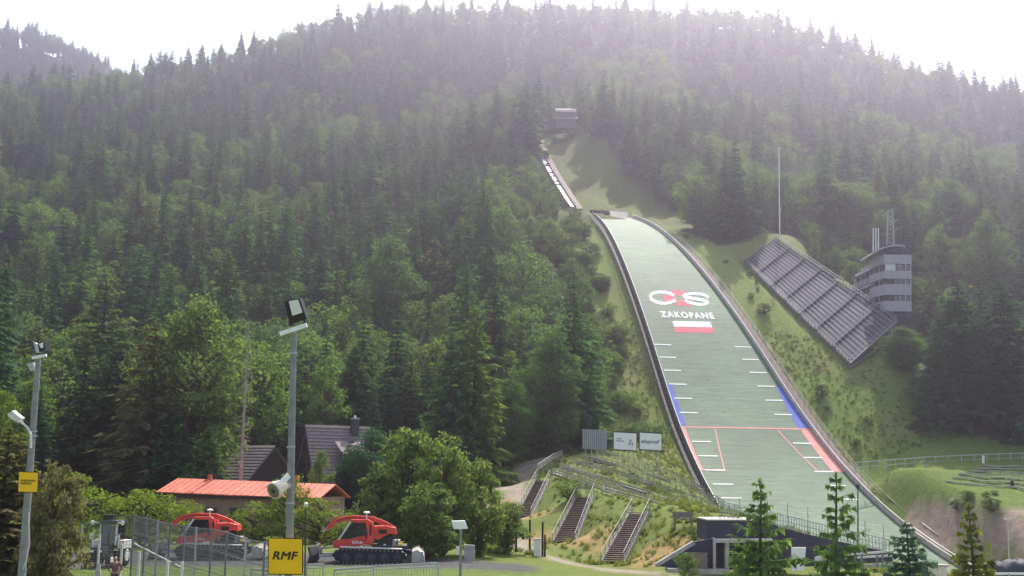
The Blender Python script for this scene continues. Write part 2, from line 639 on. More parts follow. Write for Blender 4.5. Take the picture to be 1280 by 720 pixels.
def jp(*pts):
    return [tuple(J(t, o)[:2]) for t, o in pts]


def pxp(*pts):
    return [tuple(at(px, 400, D)[:2]) for px, D in pts]


CORRIDOR = jp((-118, -14), (-100, -19), (-80, -22), (-55, -22), (-30, -22), (0, -27), (22, -32), (40, -44), (62, -60), (80, -30), (80, 60), (40, 75), (0, 37), (-10, 42), (-78, 42), (-80, 20), (-100, 16), (-118, 15))
INCLEAR = [(_ip[0, 0] - 6, 308), (_ip[2, 0] - 3, _ip[2, 1]), (_ip[-1, 0] - 3, _ip[-1, 1]), (_ip[-1, 0] + 4, _ip[-1, 1] + 8), (_ip[-1, 0] + 18, _ip[-1, 1] + 10), (_ip[-1, 0] + 30, _ip[-1, 1] - 14),
           (_ip[0, 0] + 36, 338), (_ip[0, 0] + 38, 308)]
VALLEY = [(-200, -120), (-200, 96), (-60, 112), (-40, 140), (-26, 152), (-9, 156), (0, 164), (4, 176), (12, 176), (30, 180), (60, 160), (60, 203), (160, 203), (160, -120)]


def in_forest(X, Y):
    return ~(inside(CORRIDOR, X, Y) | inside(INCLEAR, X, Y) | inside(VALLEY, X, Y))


def fbm(X, Y, s, seed):
    r = np.random.default_rng(seed)
    out = np.zeros(np.shape(X))
    a = 1.0
    for o in range(5):
        for k in range(3):
            th, ph = r.uniform(0, 6.28), r.uniform(0, 6.28)
            out = out + a * np.sin((X * math.cos(th) + Y * math.sin(th)) * s + ph + 1.2 * np.sin((X * math.sin(th) - Y * math.cos(th)) * s * .7 + ph))
        a *= .6
        s *= 2.1
    return out / 5.0


# ground cover: grass, worn grass, forest floor, bare earth, gravel
G_grass = np.array((.150, .185, .042))
G_lush = np.array((.125, .185, .036))
G_dry = np.array((.245, .225, .085))
G_earth = np.array((.125, .095, .065))
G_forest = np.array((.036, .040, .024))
G_path = np.array((.34, .285, .225))
G_scree = np.array((.34, .255, .21))
G_tar = np.array((.10, .10, .10))


def mixc(c, d, k):
    return c * (1 - k[..., None]) + d * k[..., None]


n1, n2, n3 = fbm(GX, GY, .06, 1), fbm(GX, GY, .22, 2), fbm(GX, GY, .55, 3)
cov = np.ones(GX.shape + (3,)) * G_grass
cov = mixc(cov, G_lush, smooth01(n1 * .6 + .4))
cov = mixc(cov, G_dry, smooth01((n2 - .25) * 1.4) * .55)
tt, oo = to_J(GX, GY)
flank = smooth01((np.abs(oo) - hw(tt)) / 2) * smooth01((tt + 125) / 10) * smooth01((18 - tt) / 8) * (np.abs(oo) < 60)
cov = mixc(cov, G_dry * .8, flank * smooth01(n2 * .8 + .25) * .36)
cov = mixc(cov, G_earth, flank * smooth01((n3 - .3) * 1.6) * .5)
mead = inside([(52, 168), (64, 206), (170, 210), (170, 158)], GX, GY).astype(float)
cov = mixc(cov, G_lush * .95, mead * smooth01(n2 * .6 + .75))
cov = cov * (1 + .12 * flank[..., None])  # flank colour lightened to make up for the grazing sun there
inr = inside(INCLEAR, GX, GY).astype(float)
cov = mixc(cov, np.array((.105, .120, .042)), inr * smooth01(n2 * .7 + .7) * .85)
cov = mixc(cov, G_earth, inr * smooth01((n3 + .15) * 1.2) * .45)
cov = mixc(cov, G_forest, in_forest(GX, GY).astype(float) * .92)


def dist_path(pts, X, Y):
    d = np.full(np.shape(X), 1e9)
    for (x0, y0), (x1, y1) in zip(pts[:-1], pts[1:]):
        dx, dy = x1 - x0, y1 - y0
        u = np.clip(((X - x0) * dx + (Y - y0) * dy) / (dx * dx + dy * dy), 0, 1)
        d = np.minimum(d, np.hypot(X - x0 - u * dx, Y - y0 - u * dy))
    return d


PATHS = [(pxp((655, 104), (680, 99), (710, 94.5), (750, 91.5), (800, 89.5), (850, 87.5), (900, 86)), 1.7), (pxp((640, 150), (662, 158), (690, 166)), 2.6), (pxp((628, 140), (640, 150), (652, 130), (650, 122)), 1.7),
         (pxp((640, 112), (655, 104)), 2.0), (pxp((860, 83), (960, 79), (1100, 78), (1280, 78)), 4.0)]
for pts, wd in PATHS:
    d = dist_path(pts, GX, GY) + n3 * .5
    cov = mixc(cov, G_path, smooth01((wd - d) / 1.1))
# dry, worn grass on the lower edges of the embankment
for px, D, r in ((720, 108, 3.0), (735, 108, 3.2), (818, 97, 4.0), (838, 95, 3), (665, 122, 3.0), (690, 113, 3), (640, 128, 4), (750, 104, 2.6)):
    q = at(px, 400, D)
    d = np.hypot(GX - q.x, (GY - q.y) * .8) + n3 * 1.2
    cov = mixc(cov, np.array((.36, .25, .105)), smooth01((r - d) / 2.2) * .85)
# the cut bank on the right
scr_top, scr_bot = pxp((1118, 167.5), (1180, 165), (1290, 160), (1380, 160)), pxp((1400, 150), (1290, 151), (1180, 154), (1128, 157))
bank = inside(pxp((1127, 187), (1150, 181), (1190, 173), (1240, 166), (1300, 162), (1400, 160), (1400, 146), (1240, 148), (1150, 158), (1112, 164)), GX, GY).astype(float)
sc = bank * smooth01((2.4 - GZ + n2 * 1.2) / 1.0) * smooth01((GZ + 5.0) / .8)
cov = mixc(cov, G_scree, sc * smooth01((n2 * .8 + n3 * .7) * 1.1 + .85))
# tarmac by the parked machines
ap = inside([(-30, 69), (-30, 83), (2, 83), (2, 73.5), (-8, 72.8), (-16, 72.5)], GX, GY).astype(float)
cov = mixc(cov, G_tar, ap)

nx, ny = len(gx), len(gy)
me = bpy.data.meshes.new('ground')
vs = np.stack([GX.ravel(), GY.ravel(), GZ.ravel()], -1)
ii = np.arange((ny - 1) * (nx - 1))
r_, c_ = ii // (nx - 1), ii % (nx - 1)
q0 = r_ * nx + c_
quads = np.stack([q0, q0 + 1, q0 + nx + 1, q0 + nx], -1)


def np_mesh(me, vs, quads):
    n, m = len(vs), len(quads)
    k = quads.shape[1]
    me.vertices.add(n)
    me.vertices.foreach_set('co', np.asarray(vs, np.float32).ravel())
    me.loops.add(m * k)
    me.loops.foreach_set('vertex_index', np.asarray(quads, np.int32).ravel())
    me.polygons.add(m)
    me.polygons.foreach_set('loop_start', np.arange(0, m * k, k, dtype=np.int32))
    me.polygons.foreach_set('loop_total', np.full(m, k, np.int32))
    me.update(calc_edges=True)
    return me


np_mesh(me, vs, quads)
ca = me.color_attributes.new('cover', 'FLOAT_COLOR', 'POINT')
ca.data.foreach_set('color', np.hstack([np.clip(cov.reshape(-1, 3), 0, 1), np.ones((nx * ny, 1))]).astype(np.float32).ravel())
me.polygons.foreach_set('use_smooth', np.ones(len(quads), bool))
gm, gt, gb = new_mat('ground_cover')
at_ = gt.nodes.new('ShaderNodeAttribute')
at_.attribute_name = 'cover'
geo = gt.nodes.new('ShaderNodeNewGeometry')
noises = []
for s, dd in ((1.1, 8), (6.0, 6)):
    z_ = gt.nodes.new('ShaderNodeTexNoise')
    z_.inputs['Scale'].default_value = s
    z_.inputs['Detail'].default_value = dd
    z_.inputs['Roughness'].default_value = .72
    gt.links.new(geo.outputs['Position'], z_.inputs['Vector'])
    noises.append(z_)
add = gt.nodes.new('ShaderNodeMath')
add.operation = 'ADD'
gt.links.new(noises[0].outputs[0], add.inputs[0])
gt.links.new(noises[1].outputs[0], add.inputs[1])
mr = gt.nodes.new('ShaderNodeMapRange')
mr.inputs[1].default_value, mr.inputs[2].default_value = .65, 1.35
mr.inputs[3].default_value, mr.inputs[4].default_value = .5, 1.5
gt.links.new(add.outputs[0], mr.inputs[0])
sc_ = gt.nodes.new('ShaderNodeVectorMath')
sc_.operation = 'SCALE'
gt.links.new(at_.outputs['Color'], sc_.inputs[0])
gt.links.new(mr.outputs[0], sc_.inputs['Scale'])
gt.links.new(sc_.outputs[0], gb.inputs['Base Color'])
gb.inputs['Roughness'].default_value = .95
gb.inputs['Specular IOR Level'].default_value = .1
bp = gt.nodes.new('ShaderNodeBump')
bp.inputs['Strength'].default_value = .8
bp.inputs['Distance'].default_value = .35
gt.links.new(add.outputs[0], bp.inputs['Height'])
gt.links.new(bp.outputs[0], gb.inputs['Normal'])
me.materials.append(gm)
go = bpy.data.objects.new('ground', me)
COL.objects.link(go)
tag(go, 'grassy valley floor and mountainside below the forest', kind='structure')

# ------------------------------------------------------------------ landing slope with its walls, paint and lettering
m_, t_, b_ = new_mat('green_plastic_matting')
uvn = t_.nodes.new('ShaderNodeUVMap')
uvn.uv_map = 'metres'


def uvnoise(sx, sy, sc, det, rough=.6):
    mp = t_.nodes.new('ShaderNodeMapping')
    mp.inputs['Scale'].default_value = (sx, sy, 1)
    t_.links.new(uvn.outputs[0], mp.inputs[0])
    n = t_.nodes.new('ShaderNodeTexNoise')
    n.inputs['Scale'].default_value = sc
    n.inputs['Detail'].default_value = det
    n.inputs['Roughness'].default_value = rough
    t_.links.new(mp.outputs[0], n.inputs['Vector'])
    return n


def ramp(src, a, b, c0, c1):
    r = t_.nodes.new('ShaderNodeMapRange')
    r.inputs[1].default_value, r.inputs[2].default_value = a, b
    r.inputs[3].default_value, r.inputs[4].default_value = c0, c1
    t_.links.new(src.outputs[0], r.inputs[0])
    return r


def mul(a, b):
    k = t_.nodes.new('ShaderNodeMath')
    k.operation = 'MULTIPLY'
    t_.links.new(a.outputs[0], k.inputs[0])
    t_.links.new(b.outputs[0], k.inputs[1])
    return k


na = ramp(uvnoise(.12, 1.6, 1.0, 6, .7), .32, .68, .64, 1.28)
nb = ramp(uvnoise(.25, 4.5, 1.0, 4, .7), .35, .65, .82, 1.14)
nc = ramp(uvnoise(.35, 1.5, 1.3, 3, .5), .62, .70, 1.0, .42)
nd = ramp(uvnoise(.05, .05, 1.0, 4, .6), .35, .65, .76, 1.2)
kk = mul(mul(na, nb), mul(nc, nd))
cm = t_.nodes.new('ShaderNodeVectorMath')
cm.operation = 'SCALE'
cm.inputs[0].default_value = (.086, .150, .084)
t_.links.new(kk.outputs[0], cm.inputs['Scale'])
t_.links.new(cm.outputs[0], b_.inputs['Base Color'])
b_.inputs['Roughness'].default_value = .75
b_.inputs['Specular IOR Level'].default_value = .25
bp = t_.nodes.new('ShaderNodeBump')
bp.inputs['Strength'].default_value = .5
bp.inputs['Distance'].default_value = .06
t_.links.new(kk.outputs[0], bp.inputs['Height'])
t_.links.new(bp.outputs[0], b_.inputs['Normal'])
M['matting'] = m_

jump = thing('ski_jump_landing_slope', J(0, 0), 'broad ski jump landing slope of green matting with side walls', 'ski jump')
ts = np.linspace(T0, T1, 118)


def strip(name, ta, tb, oa, ob, dz, material, n=None, m=8, uv=False):
    """a sheet lying on the slope between the offsets oa(t) and ob(t)"""
    n = n or max(2, int(abs(tb - ta) / 1.5))
    tl = np.linspace(ta, tb, n + 1)
    vs, fs, uvs = [], [], []
    for i, t in enumerate(tl):
        a, b = oa(t), ob(t)
        for k in range(m + 1):
            o = a + (b - a) * k / m
            vs.append(J(t, o, dz))
            uvs.append((o, t))
    for i in range(n):
        for k in range(m):
            q = i * (m + 1) + k
            fs.append((q, q + m + 1, q + m + 2, q + 1))
    mb = MB()
    mb.add(vs, fs)
    o = mb.build(name, material, jump, smooth=True)
    if uv:
        ul = o.data.uv_layers.new(name='metres')
        for lp in o.data.loops:
            ul.data[lp.index].uv = uvs[lp.vertex_index]
    return o


strip('matting', T0, T1, lambda t: -hw(t) - .05, lambda t: hw(t) + .05, 0.0, M['matting'], n=118, m=10, uv=True)
# distance marks every five metres, both sides
for dist in range(95, 151, 5):
    t = t_at_s(dist - 125)
    wm = 11.0 + .0293 * t + .1
    if dist == 125:
        strip('k_line', t - .2, t + .2, lambda q: -hw(q) + .02, lambda q: hw(q) - .02, .035, M['pink'], n=1, m=12)
        continue
    for sd in (-1, 1):
        wl_, wr_ = wm + .2, wm - .45
        strip('distance_mark', t - .15, t + .15, lambda q: -wl_ if sd < 0 else wr_ - 3.5, lambda q: -wl_ + 3.5 if sd < 0 else wr_, .06, M['line'], n=1, m=3)
tk, tb_, tl_ = t_at_s(.35), t_at_s(-15), t_at_s(15)
for sd in (-1, 1):
    strip('blue_zone', tb_, t_at_s(-.36), lambda q: -hw(q) + .03 if sd < 0 else hw(q) - 1.2 - 1.2 * (q - tb_) / (tk - tb_),
          lambda q: -hw(q) + 1.35 if sd < 0 else hw(q) - .03, .02, M['blue'], m=2)
    strip('pink_zone', tk, tl_, lambda q: -hw(q) + .03 if sd < 0 else hw(q) - 2.1, lambda q: -hw(q) + 1.0 if sd < 0 else hw(q) - .03, .02, M['pink'], m=2)
    # inner boundary lines and the foot that joins them to the zone
    ln = lambda q, c=sd: c * (5.9 + (q - tk) / (tl_ - tk) * 2.4)
    strip('pink_line', tk, tl_, lambda q: ln(q) - .13, lambda q: ln(q) + .13, .03, M['pink'], m=1)
    e = ln(tl_)
    strip('pink_line', tl_ - .35, tl_, (lambda q: -hw(q) + 1.0) if sd < 0 else (lambda q: e + .2), (lambda q: e - .2) if sd < 0 else (lambda q: hw(q) - 2.1), .026, M['pink'], n=1, m=3)


class Layered(list):
    def __init__(s, v, n):
        super().__init__(v)
        s.n = n


def layer(vs, i):
    return i // vs.n if isinstance(vs, Layered) else 0


def on_slope(name, polys, t_mid, o_mid, sx, sy, skew, dz, material):
    """flat artwork (x to the right, y uphill, metres) laid on the slope; polys: (verts, faces)"""
    vs, fs = polys
    out = []
    for i, (x, y) in enumerate(vs):
        s = t_at_s_from(t_mid, -y * sy)
        out.append(J(s, o_mid + x * sx + skew * y * sy, dz + .008 * layer(vs, i)))
    mb = MB()
    mb.add(out, fs)
    return mb.build(name, material, jump)


_ts = np.linspace(-116, 64, 721)
_ds = np.concatenate([[0], np.cumsum(np.hypot(np.diff(_ts), np.diff(prof(_ts))))])


def t_at_s_from(t0, ds):
    return float(np.interp(np.interp(t0, _ts, _ds) + ds, _ds, _ts))


def text_polys(body, size=1.0, offset=0.0, shear=0.0, spacing=1.0, bold=0.0):
    cu = bpy.data.curves.new('lettering', 'FONT')
    cu.body, cu.size, cu.offset, cu.shear, cu.space_character = body, size, offset, shear, spacing
    cu.align_x, cu.align_y = 'CENTER', 'CENTER'
    cu.resolution_u = 3
    ob = bpy.data.objects.new('lettering', cu)
    COL.objects.link(ob)
    dg = bpy.context.evaluated_depsgraph_get()
    me = bpy.data.meshes.new_from_object(ob.evaluated_get(dg))
    vs = [(v.co.x, v.co.y) for v in me.vertices]
    fs = [tuple(p.vertices) for p in me.polygons]
    bpy.data.objects.remove(ob)
    bpy.data.curves.remove(cu)
    bpy.data.meshes.remove(me)
    xs, ys = [v[0] for v in vs], [v[1] for v in vs]
    cx, cy_ = (min(xs) + max(xs)) / 2, (min(ys) + max(ys)) / 2
    base = [(x - cx, y - cy_) for x, y in vs]
    if bold:                        # heavier strokes: shifted copies of the letters, each a hair in front of the last
        n0, f0, out, of = len(base), fs, [], []
        for k, (dx, dy) in enumerate(((0, 0), (bold, 0), (-bold, 0), (0, bold), (0, -bold))):
            out += [(x + dx, y + dy) for x, y in base]
            of += [tuple(i + k * n0 for i in f) for f in f0]
        return Layered(out, n0), of, max(xs) - min(xs) + 2 * bold, max(ys) - min(ys) + 2 * bold
    return base, fs, max(xs) - min(xs), max(ys) - min(ys)


def slope_hit(px, py):
    """(t, off) of the slope point that the photograph shows at a pixel"""
    best = None
    for t in np.linspace(-112, 55, 1400):
        D = KY + A_[1] * t
        for _ in range(2):
            p = at(px, py, D)
            off = to_J(p.x, p.y)[1]
            D = KY + A_[1] * t + R_[1] * off
        e = abs(p.z - (KZ + float(prof(t))))
        if best is None or e < best[0]:
            best = (e, t, off)
    return best[1], best[2]


def stroke(pts, wd):
    """a flat band along a polyline"""
    vs, fs = [], []
    n = len(pts)
    for i, (x, y) in enumerate(pts):
        x0, y0 = pts[max(0, i - 1)]
        x1, y1 = pts[min(n - 1, i + 1)]
        L = math.hypot(x1 - x0, y1 - y0) or 1
        nx_, ny_ = -(y1 - y0) / L, (x1 - x0) / L
        vs += [(x + nx_ * wd / 2, y + ny_ * wd / 2), (x - nx_ * wd / 2, y - ny_ * wd / 2)]
    for i in range(n - 1):
        fs.append((2 * i, 2 * i + 1, 2 * i + 3, 2 * i + 2))
    return vs, fs


def arc(cx, cy_, rx, ry, a0, a1, n=24):
    return [(cx + rx * math.cos(math.radians(a0 + (a1 - a0) * k / n)), cy_ + ry * math.sin(math.radians(a0 + (a1 - a0) * k / n))) for k in range(n + 1)]


def slope_quad_from_px(name, px_poly, dz, material):
    """artwork outline given by where its corners lie in the photograph, solved onto the slope"""
    vs = []
    for p in px_poly:
        t, o = slope_hit(*p)
        vs.append(J(t, o, dz))
    mb = MB()
    mb.add(vs, [tuple(range(len(vs)))])
    return mb.build(name, material, jump)


# emblem: white C and S over a red diamond, laid out on the plane of the slope there
def homography(src, dst):
    A, bb = [], []
    for (x, y), (u, v) in zip(src, dst):
        A += [[x, y, 1, 0, 0, 0, -u * x, -u * y], [0, 0, 0, x, y, 1, -v * x, -v * y]]
        bb += [u, v]
    h = np.linalg.solve(np.array(A, float), np.array(bb, float))
    return np.append(h, 1).reshape(3, 3)


_src = [(805, 358), (895, 362), (898, 390), (808, 386)]
_dst = []
for c_ in _src:
    t_h, o_h = slope_hit(*c_)
    _dst.append((float(np.interp(t_h, _ts, _ds)), o_h))
_HM = homography(_src, _dst)


def emblem(name, polys, dz, material):
    out = []
    for x, y in polys[0]:
        q = _HM @ np.array([800 + x / 9.6, 350 + y / 9.6, 1])
        out.append(J(float(np.interp(q[0] / q[2], _ds, _ts)), q[1] / q[2], dz))
    return MB().add(out, polys[1]).build(name, material, jump)


emblem('red_emblem_wedge', ([(345, 128), (520, 120), (545, 140), (470, 200), (400, 172)], [(0, 1, 2, 3, 4)]), .02, M['flagred'])
emblem('red_emblem_wedge', ([(275, 205), (310, 172), (418, 200), (452, 222), (345, 262), (290, 240)], [(0, 1, 2, 3, 4, 5)]), .02, M['flagred'])
emblem('red_emblem_wedge', ([(420, 290), (460, 258), (500, 235), (560, 250), (615, 318), (440, 312)], [(0, 1, 2, 3, 4, 5)]), .02, M['flagred'])
cpts = [(412, 192), (360, 163), (300, 148), (235, 147), (180, 155), (140, 172), (122, 198), (135, 230), (175, 260), (235, 279), (300, 284), (350, 276), (390, 262), (432, 246)]
emblem('emblem_letter', stroke(cpts, 34), .045, M['line'])
spts = [(822, 214), (790, 190), (740, 172), (680, 165), (610, 167), (550, 177), (516, 192), (540, 206), (610, 219), (690, 232), (760, 244), (812, 260), (815, 276), (780, 292), (720, 297), (660, 290), (600, 272), (540, 243)]
emblem('emblem_letter', stroke(spts, 32), .05, M['line'])
vsT, fsT, wT, hT = text_polys('ZAKOPANE', 1.0, 0, 0, 1.22, .05)
tZ, oZ = slope_hit(859, 394)
oa_, ob2 = slope_hit(825, 391)[1], slope_hit(893.5, 396.5)[1]
sT = (ob2 - oa_) / wT
tzu, tzd = slope_hit(859, 390.2)[0], slope_hit(859, 398)[0]
on_slope('slope_lettering', (vsT, fsT), tZ, oZ, sT, (np.interp(tzd, _ts, _ds) - np.interp(tzu, _ts, _ds)) / hT, .05, .05, M['line'])
slope_quad_from_px('flag_white_half', [(840.5, 401.5), (842.5, 408.3), (890.5, 409.3), (887.5, 402.5)], .03, M['line'])
slope_quad_from_px('flag_red_half', [(842.5, 408.3), (844, 415.5), (893.5, 416.5), (890.5, 409.3)], .03, M['flagred'])


def poly_bar(mb, f, tl, wd, hgt):
    pts = [f(t) for t in tl]
    for a, b in zip(pts[:-1], pts[1:]):
        mb.bar(a, b, wd, hgt)
    return mb


# left wall: dark boards with braces outside and a pale top rail
tl = np.linspace(T0 + .5, 33, 74)
for sd in (-1, 1):
    mb = MB()
    vs, fs = [], []
    hgt = 1.05 if sd < 0 else .95
    for i, t in enumerate(tl):
        o = sd * (hw(t) + .08)
        o2 = o + sd * .10
        vs += [J(t, o, -.3), J(t, o, hgt), J(t, o2, hgt), J(t, o2, -1.6)]
    for i in range(len(tl) - 1):
        for k in range(4):
            a, b = 4 * i + k, 4 * i + (k + 1) % 4
            fs.append((a, b, b + 4, a + 4))
    mb.add(vs, fs)
    mb.build('side_wall', M['palewall'] if sd > 0 else M['wallgrey'], jump)
    mb = MB()
    poly_bar(mb, lambda t: J(t, sd * (hw(t) + .13), hgt + .04), tl, .13, .09)
    mb.build('top_rail', M['offwhite'], jump)
    # walkway beyond the wall and its outer handrail
    wo = 1.1 if sd < 0 else 2.2
    mb = MB()
    poly_bar(mb, lambda t: J(t, sd * (hw(t) + .3 + wo / 2), -.35), tl, wo, .12)
    mb.build('walkway', M['darkwood'] if sd < 0 else M['steps'], jump)
    for hh in (.35, .95):
        mb = MB()
        poly_bar(mb, lambda t: J(t, sd * (hw(t) + wo + .3), hh), tl, .07, .07)
        mb.build('handrail', M['railing'], jump)
    post = None
    for t in np.arange(T0 + 1, 33, 2.4):
        p = J(t, sd * (hw(t) + wo + .3), -.35)
        if post is None:
            pm = MB().bar((0, 0, -1.6), (0, 0, 1.35), .10, .10)
            pm.bar((-sd * (wo), 0, .25), (0, 0, -1.5), .09, .09)
            post = pm.mesh('rail_post', M['galv'])
        inst('rail_post', post, jump, p - jump.location, (0, 0, TH))
    if sd < 0:
        brace = MB().bar((0, 0, -1.0), (0, 0, 1.2), .16, .12).mesh('wall_post', M['railing'])
        for t in np.arange(T0 + 1, 33, 1.6):
            inst('wall_post', brace, jump, J(t, -(hw(t) + .26), 0) - jump.location, (0, 0, TH))

# lower run-out rails on the right, where the wall ends in open rails
mb = MB()
tl2 = np.linspace(33, 58, 18)
for hh, oo_ in ((1.3, .1), (.8, .1), (1.3, 2.4)):
    poly_bar(MB(), lambda t: J(t, hw(t) + oo_, hh), tl2, .16, .12).build('end_rail', M['offwhite'], jump)
mb = MB()
for i in range(len(tl2) - 1):
    mb.add([J(tl2[i], hw(tl2[i]) + .05, -.2), J(tl2[i + 1], hw(tl2[i + 1]) + .05, -.2), J(tl2[i + 1], hw(tl2[i + 1]) + .05, .75), J(tl2[i], hw(tl2[i]) + .05, .75)], [(0, 1, 2, 3)])
mb.build('end_board', M['palewall'], jump)

# take-off table on the knoll, inrun and start house
tp = J(T0, 0)
ctr = at(750, 272, 316.5)
tko = thing('takeoff_table', (ctr.x, ctr.y, ctr.z), 'dark timber takeoff table on top of the landing slope', 'takeoff table')
a0, a1 = at(736, 273, 316), at(764, 274, 318)
mb = MB()
mb.bar(at(737, 267, 316.5), at(760, 268.5, 318), 3.0, .5)
mb.build('deck', M['darkwood'], tko)
for px in (738, 743.5, 749, 754.5, 760):
    p = at(px, 266, 316.2)
    MB().bar((p.x, p.y, p.z - 2.6), (p.x, p.y, p.z + .6), .3, .3).build('support_post', M['darkwood'], tko)
MB().bar(at(737, 263, 316.4), at(760, 264.5, 318), .25, .5).build('edge_beam', M['wood'], tko)
MB().bar(at(742, 268, 315.2), at(755, 268.8, 315.9), .12, .75).build('white_board', M['offwhite'], tko)
MB().bar(at(734.5, 267, 315.6), at(738.5, 269.5, 315.4), .5, .8).build('corner_board', M['white'], tko)
pp = at(775, 271, 318)
MB().prism([at(762, 273.5, 317), at(784, 274.5, 318), at(785, 265.5, 322), at(763, 263.5, 322)], (0, 0, -.4)).build('gravel_deck', M['concrete'], tko)

inr_t = thing('inrun_ramp', INRUN[0], 'narrow curved inrun with white track climbing to the trees', 'inrun')


def ribbon(name, pts, da, db, dz, thick, material):
    vs, fs = [], []
    for i, p in enumerate(pts):
        q0, q1 = pts[max(0, i - 1)], pts[min(len(pts) - 1, i + 1)]
        d = nrm(Vector((q1.x - q0.x, q1.y - q0.y, 0)))
        r = Vector((d.y, -d.x, 0))
        vs += [p + r * da + Vector((0, 0, dz)), p + r * db + Vector((0, 0, dz)), p + r * db + Vector((0, 0, dz - thick)), p + r * da + Vector((0, 0, dz - thick))]
    for i in range(len(pts) - 1):
        for k in range(4):
            a, b = 4 * i + k, 4 * i + (k + 1) % 4
            fs.append((a, b, b + 4, a + 4))
    fs += [(0, 1, 2, 3), tuple(range(4 * len(pts) - 4, 4 * len(pts)))[::-1]]
    mb = MB()
    mb.add(vs, fs)
    return mb.build(name, material, inr_t)


def resample(pts, n):
    P = np.array([tuple(p) for p in pts])
    d = np.concatenate([[0], np.cumsum(np.linalg.norm(np.diff(P, axis=0), axis=1))])
    q = np.linspace(0, d[-1], n)
    k = [np.convolve(np.pad(np.interp(q, d, P[:, j]), 2, mode='edge'), np.ones(5) / 5, 'valid') for j in range(3)]
    return [Vector(v) for v in np.stack(k, -1)]


IP = resample(INRUN, 40)
ribbon('ramp_body', IP, -1.3, 2.2, -.55, 1.3, M['inrunbrown'])
ribbon('white_track', IP, -.8, .25, .0, .12, M['inrunwhite'])
ribbon('track_wall', IP, -1.5, -1.3, .7, 1.6, M['wood'])
ribbon('track_wall', IP, .5, .7, .55, 1.2, M['inrunbrown'])
ribbon('stairway', [p + Vector((0, 0, -.3)) for p in IP], 1.5, 2.9, -.2, .4, M['steps'])
for k in (13, 15, 18, 20, 24, 25, 28, 30, 33, 34, 36, 38):
    p = IP[k]
    MB().bar(p + Vector((-1.5, 0, .1)), p + Vector((.8, 0, .25)), .35, .25).build('track_crossbar', M['darkwood'], inr_t)
p = at(703, 268, 322)
shed = thing('scaffold_platform', p, 'small timber scaffold left of the foot of the inrun', 'platform')
for dx in (-1.6, 0, 1.6):
    for dy in (0, 2.2):
        MB().bar(p + Vector((dx, dy, -.6)), p + Vector((dx, dy, 3.2)), .18).build('post', M['wood'], shed)
MB().box(p + Vector((0, 1.1, 1.6)), (3.8, 2.6, .2)).build('deck', M['wood'], shed)
MB().box(p + Vector((0, -.05, 2.7)), (3.8, .1, .25)).build('rail', M['wood'], shed)

# start house among the trees
p = at(707, 151, 392)
sh = thing('start_house', p, 'small two-tiered hut with dusty pink roof at the top of the inrun', 'hut')
px_m = 392 / F_PX
W_ = 31 * px_m
for nm, dz, wdt, dep in (('lower_roof', 0.2, W_, 3.4), ('upper_roof', 2.9, W_ * .86, 3.0)):
    mb = MB()
    mb.prism([p + Vector((-wdt / 2, -dep / 2, dz)), p + Vector((wdt / 2, -dep / 2, dz)), p + Vector((wdt / 2, dep / 2, dz + 2.0)), p + Vector((-wdt / 2, dep / 2, dz + 2.0))], (0, 0, .22))
    mb.build(nm, mat('dusty_pink_roof_' + nm, (.32, .25, .25), .8, .2, 1), sh)
MB().box(p + Vector((0, .6, 1.4)), (W_ * .95, 2.4, 5.2)).build('wall', M['wood'], sh)
MB().box(p + Vector((0, .6, -1.9)), (W_ * .85, 2.2, 1.6)).build('base', M['wood'], sh)
for dx in (-W_ / 2 + .3, W_ / 2 - .3):
    MB().bar(p + Vector((dx, -1.5, -3)), p + Vector((dx, -1.5, .5)), .25).build('post', M['darkwood'], sh)

# ------------------------------------------------------------------ grandstand on the right flank
c00, c10, c01, c11 = STAND      # lower long edge: upper end, lower end; upper long edge
stand = thing('grandstand', c10, 'empty steel grandstand with pale rails stepping up the forest edge', 'grandstand')


def sp(u, v, dz=0.0):
    """u: 0 upper end to 1 lower end, v: 0 edge near the slope to 1 edge near the trees"""
    return c00 * (1 - u) * (1 - v) + c10 * u * (1 - v) + c01 * (1 - u) * v + c11 * u * v + Vector((0, 0, dz))


NR = 13
for k in range(NR):
    v0, v1 = k / NR, (k + 1) / NR
    mb = MB()
    # one tier: tread and riser running down the whole flank
    a, b, c, d = sp(0, v0), sp(1, v0), sp(1, v1), sp(0, v1)
    rise = Vector((0, 0, (c01.z - c00.z) / NR * .3))
    mb.add([a, b, c - rise, d - rise, c, d], [(0, 1, 2, 3), (3, 2, 4, 5)])
    mb.build('seating_tier', M['standgrey'], stand)
    mb = MB()
    mb.bar(sp(0, v1, .4), sp(1, v1, .4), .075, .075)
    mb.build('tier_rail', M['tierline'], stand)
for k in range(8):
    u = k / 7
    mb = MB()
    mb.bar(sp(u, 0, .12), sp(u, 1, .12), .8 if k not in (0, 7) else .3, .06)
    mb.build('aisle_steps', M['standgrey'], stand)
    for du in (-.008, .008):
        MB().bar(sp(min(1, max(0, u + du)), 0, .9), sp(min(1, max(0, u + du)), 1, .9), .07, .07).build('aisle_rail', M['standline'], stand)
for k in range(40):
    u = (k + .5) / 40
    for v in (0.0, .33, .66, 1.0):
        p = sp(u, v)
        g = gz(p.x, p.y)
        if v in (0.0, 1.0) or k % 3 == 0:
            if p.z - g > .3:
                MB().bar((p.x, p.y, g - .5), (p.x, p.y, p.z + (1.0 if v in (0, 1) else 0)), .14).build('stand_post', M['standline'], stand)
for v, hh in ((0, .5), (0, 1.0), (1, .6), (1, 1.2)):
    MB().bar(sp(0, v, hh), sp(1, v, hh), .09).build('edge_rail', M['standline'], stand)
MB().bar(sp(1, 0, .1), sp(1, 1, .1), .35, .3).build('end_beam', M['standline'], stand)
MB().bar(sp(1, 0, -.8), sp(1, 1, -2.6), .3, .25).build('end_brace', M['standline'], stand)

